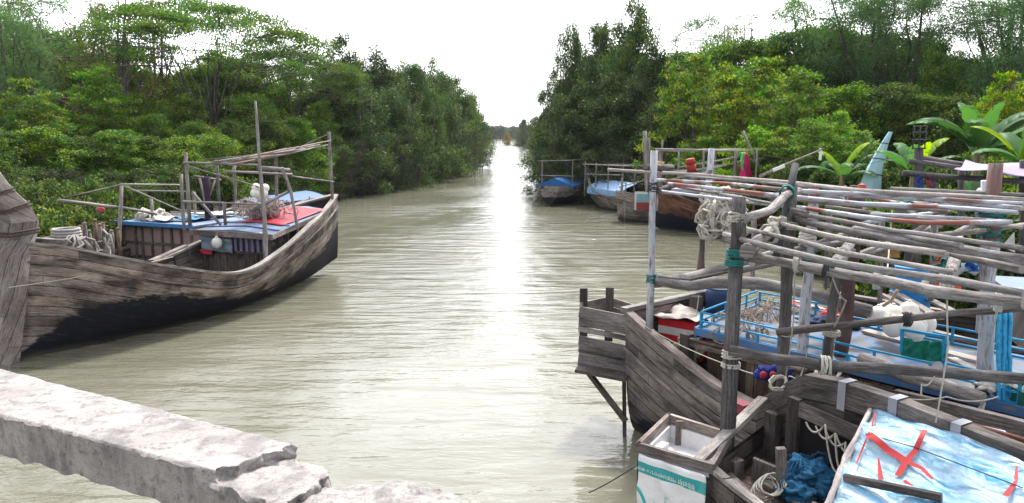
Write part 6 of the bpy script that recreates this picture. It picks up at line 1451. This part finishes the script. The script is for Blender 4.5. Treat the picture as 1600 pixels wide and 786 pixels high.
for px, D, py in ((1060,58,85),(1110,56,75),(1160,54,70),(1210,52,60),(1260,54,45),(1310,55,50),(1360,56,60),(1410,54,70),(1460,52,90),(1510,50,95),(1560,48,90),(1610,46,90),(1280,44,140),(1330,43,135),(1380,42,135),(1430,41,150),(1480,40,150),(1530,39,155),(1590,38,150),(1640,36,140),(1230,47,140),(1150,49,150),(1100,51,150)):
    tree('green', px, D, py, uniq('green leafy tree of the right wood', LAND_R, px, D, py), 1.15, GG)
for px, D, py in ((1180,38,205),(1225,37,200),(1265,35,195),(1330,34,205),(1130,42,200),(1090,43,215)):
    tree('bright', px, D, py, uniq('bright green overhanging tree', LAND_R, px, D, py), 1.1, 'low bright trees over the right boats')
for px, D, py in ((1250,34,238),(1300,33,240),(1350,33,245),(1400,31,240),(1450,30,235),(1500,28,235),(1550,27,230),(1610,25,225),(1200,38,235),(1150,42,232),(1440,24,330),(1500,23,330),(1560,22,325),(1610,20,330),(1380,27,335),(1350,30,322)):
    tree('shrub', px, D, py, uniq('green shrub of the right bank', LAND_R, px, D, py), .8, 'low green shrubs along the right bank')
# far bank
rnd = random.Random(5)
for px, D, py, l in ((818,300,188,'distant slender tree standing above the far bank'),(836,230,184,'distant tree with a ragged top at the right of the far bank'),(852,190,172,'nearest of the distant trees beside the right mangroves')): tree('far', px, D, py, l, .7)
tree('rust', 793, 420, 207, 'distant rusty brown bush on the far bank', .9)
for i in range(26): tree('far', 752 + i*3.6 + rnd.uniform(-2, 2), rnd.uniform(590, 640), rnd.uniform(196, 204), 'distant tree in the line along the far bank', 1.2, 'distant tree line')
for px, D, py in ((818,350,204),(826,300,203),(842,250,200),(858,210,198),(812,400,205)): tree('far', px, D, py, 'distant low tree on the right side of the far bend', 1.3, 'distant trees on the far bend')

for px, D, py in ((1455,21,268),(1490,20.5,262),(1530,20,264),(1570,19.5,262),(1610,19,258),(1420,22,282),(1395,24,285),(1330,28,278),(1310,27,290)):
    tree('shrub', px, D, py, uniq('leafy shrub in front of the banana plants', LAND_R, px, D, py), .8, 'shrubs in front of the banana plants')
# banana plants
BL = leafmat('banana_leaf', (.045,.115,.05), (.11,.22,.085), None, 0, .35, 1.0); BLY = leafmat('banana_leaf_yellow', (.16,.26,.02), (.28,.38,.04), None, 0, .5, 1.0)
def banana(px, D, pybase, h, nleaf, L, label, seed, yel=0):
    base = P(px, pybase, D); base.z = min(base.z, float(ground_z(np.array([base.x]), np.array([D]))[0])); top = P(px, pybase, D).z + h - base.z
    t_ = thing('banana_plant', label, 'plant', base); g = random.Random(seed); m = MB(); m.tube([base, base+Vector((.05,0,top*.5)), base+Vector((.1,.05,top))], [.20,.17,.10], 9); m.build('stem', paint('banana_stem', (.20,.19,.08), (.12,.08,.05), .5), t_)
    for k in range(nleaf):
        a = k*2.4 + g.uniform(-.3, .3); el = g.uniform(.65, 1.45); l = L*g.uniform(.75, 1.1); w = l*g.uniform(.10, .135); d = Vector((math.cos(a), math.sin(a)*.8, 0)); sd = Vector((-d.y, d.x, 0)).normalized(); rows = []; N = 36
        for i in range(N+1):
            f = i/N; out = l*(math.sin(min(f*1.2, 1.57))*math.cos(el)+ .25*f*f); z = l*(math.sin(el)*f - .62*f**2.4*(.5+.5*math.cos(el))); c = base + Vector((.1,.05,top-.1-.35*(k % 3)/2)) + d*out + Vector((0,0,z)); ww = w*math.sin(PI*min(1, (f*.93+.05)))**.55*(1 if f < .97 else .4)*(0.15 if f < .10 else 1)
            tear = tuple(g.uniform(.86, 1.04) if g.random() > .14 else g.uniform(.35, .7) for _ in (0, 1)); rows.append([c - sd*ww*tear[0] - Vector((0,0,ww*.35)), c - sd*ww*.5 + Vector((0,0,.0)), c - Vector((0,0,.03)), c + sd*ww*.5, c + sd*ww*tear[1] - Vector((0,0,ww*.35))])
        m = MB(); m.grid(rows); m.build('leaf', BLY if k < yel else BL, t_)
banana(1522, 24, 268, .9, 13, 2.9, 'large banana plant with spreading leaves above the cage lamp', 3)
banana(1594, 21, 285, .7, 9, 2.3, 'banana plant with yellow green upright leaves at the right edge', 4, 4)
banana(1422, 27, 298, .8, 9, 2.2, 'banana plant with light green leaves right of the light blue prow', 5, 3)
banana(1312, 31, 302, .9, 9, 2.5, 'banana plant with a brownish stem left of the light blue prow', 6, 2)
banana(1340, 35.5, 290, 1.0, 9, 2.6, 'banana plant behind the light blue prow', 8)
banana(1515, 20, 335, .4, 7, 1.3, 'small banana plant below the dark canopy rail', 7, 2)
# grass and weeds on the banks
g = np.random.RandomState(3); N = 9000
xs = np.concatenate([g.uniform(-34, -14.5, N//2), g.uniform(11.5, 30, N//2)]); ys = g.uniform(14, 52, N); d = np.minimum(xs-xl(ys), xr(ys)-xs); keep = d < -.6; xs, ys = xs[keep], ys[keep]; zz = ground_z(xs, ys)
C = np.stack([xs, ys, zz+.12], 1); R = np.tile(np.array([[.25,.25,.2]]), (len(C), 1))
me = leaf_mesh('bank_grass', C, 7, R, .30, .05, 9, LM['shrub'], .2, -.6); o = link_mesh('bank_grass', me); tag(o, 'weeds and rough grass covering both river banks', None, None, 'stuff')
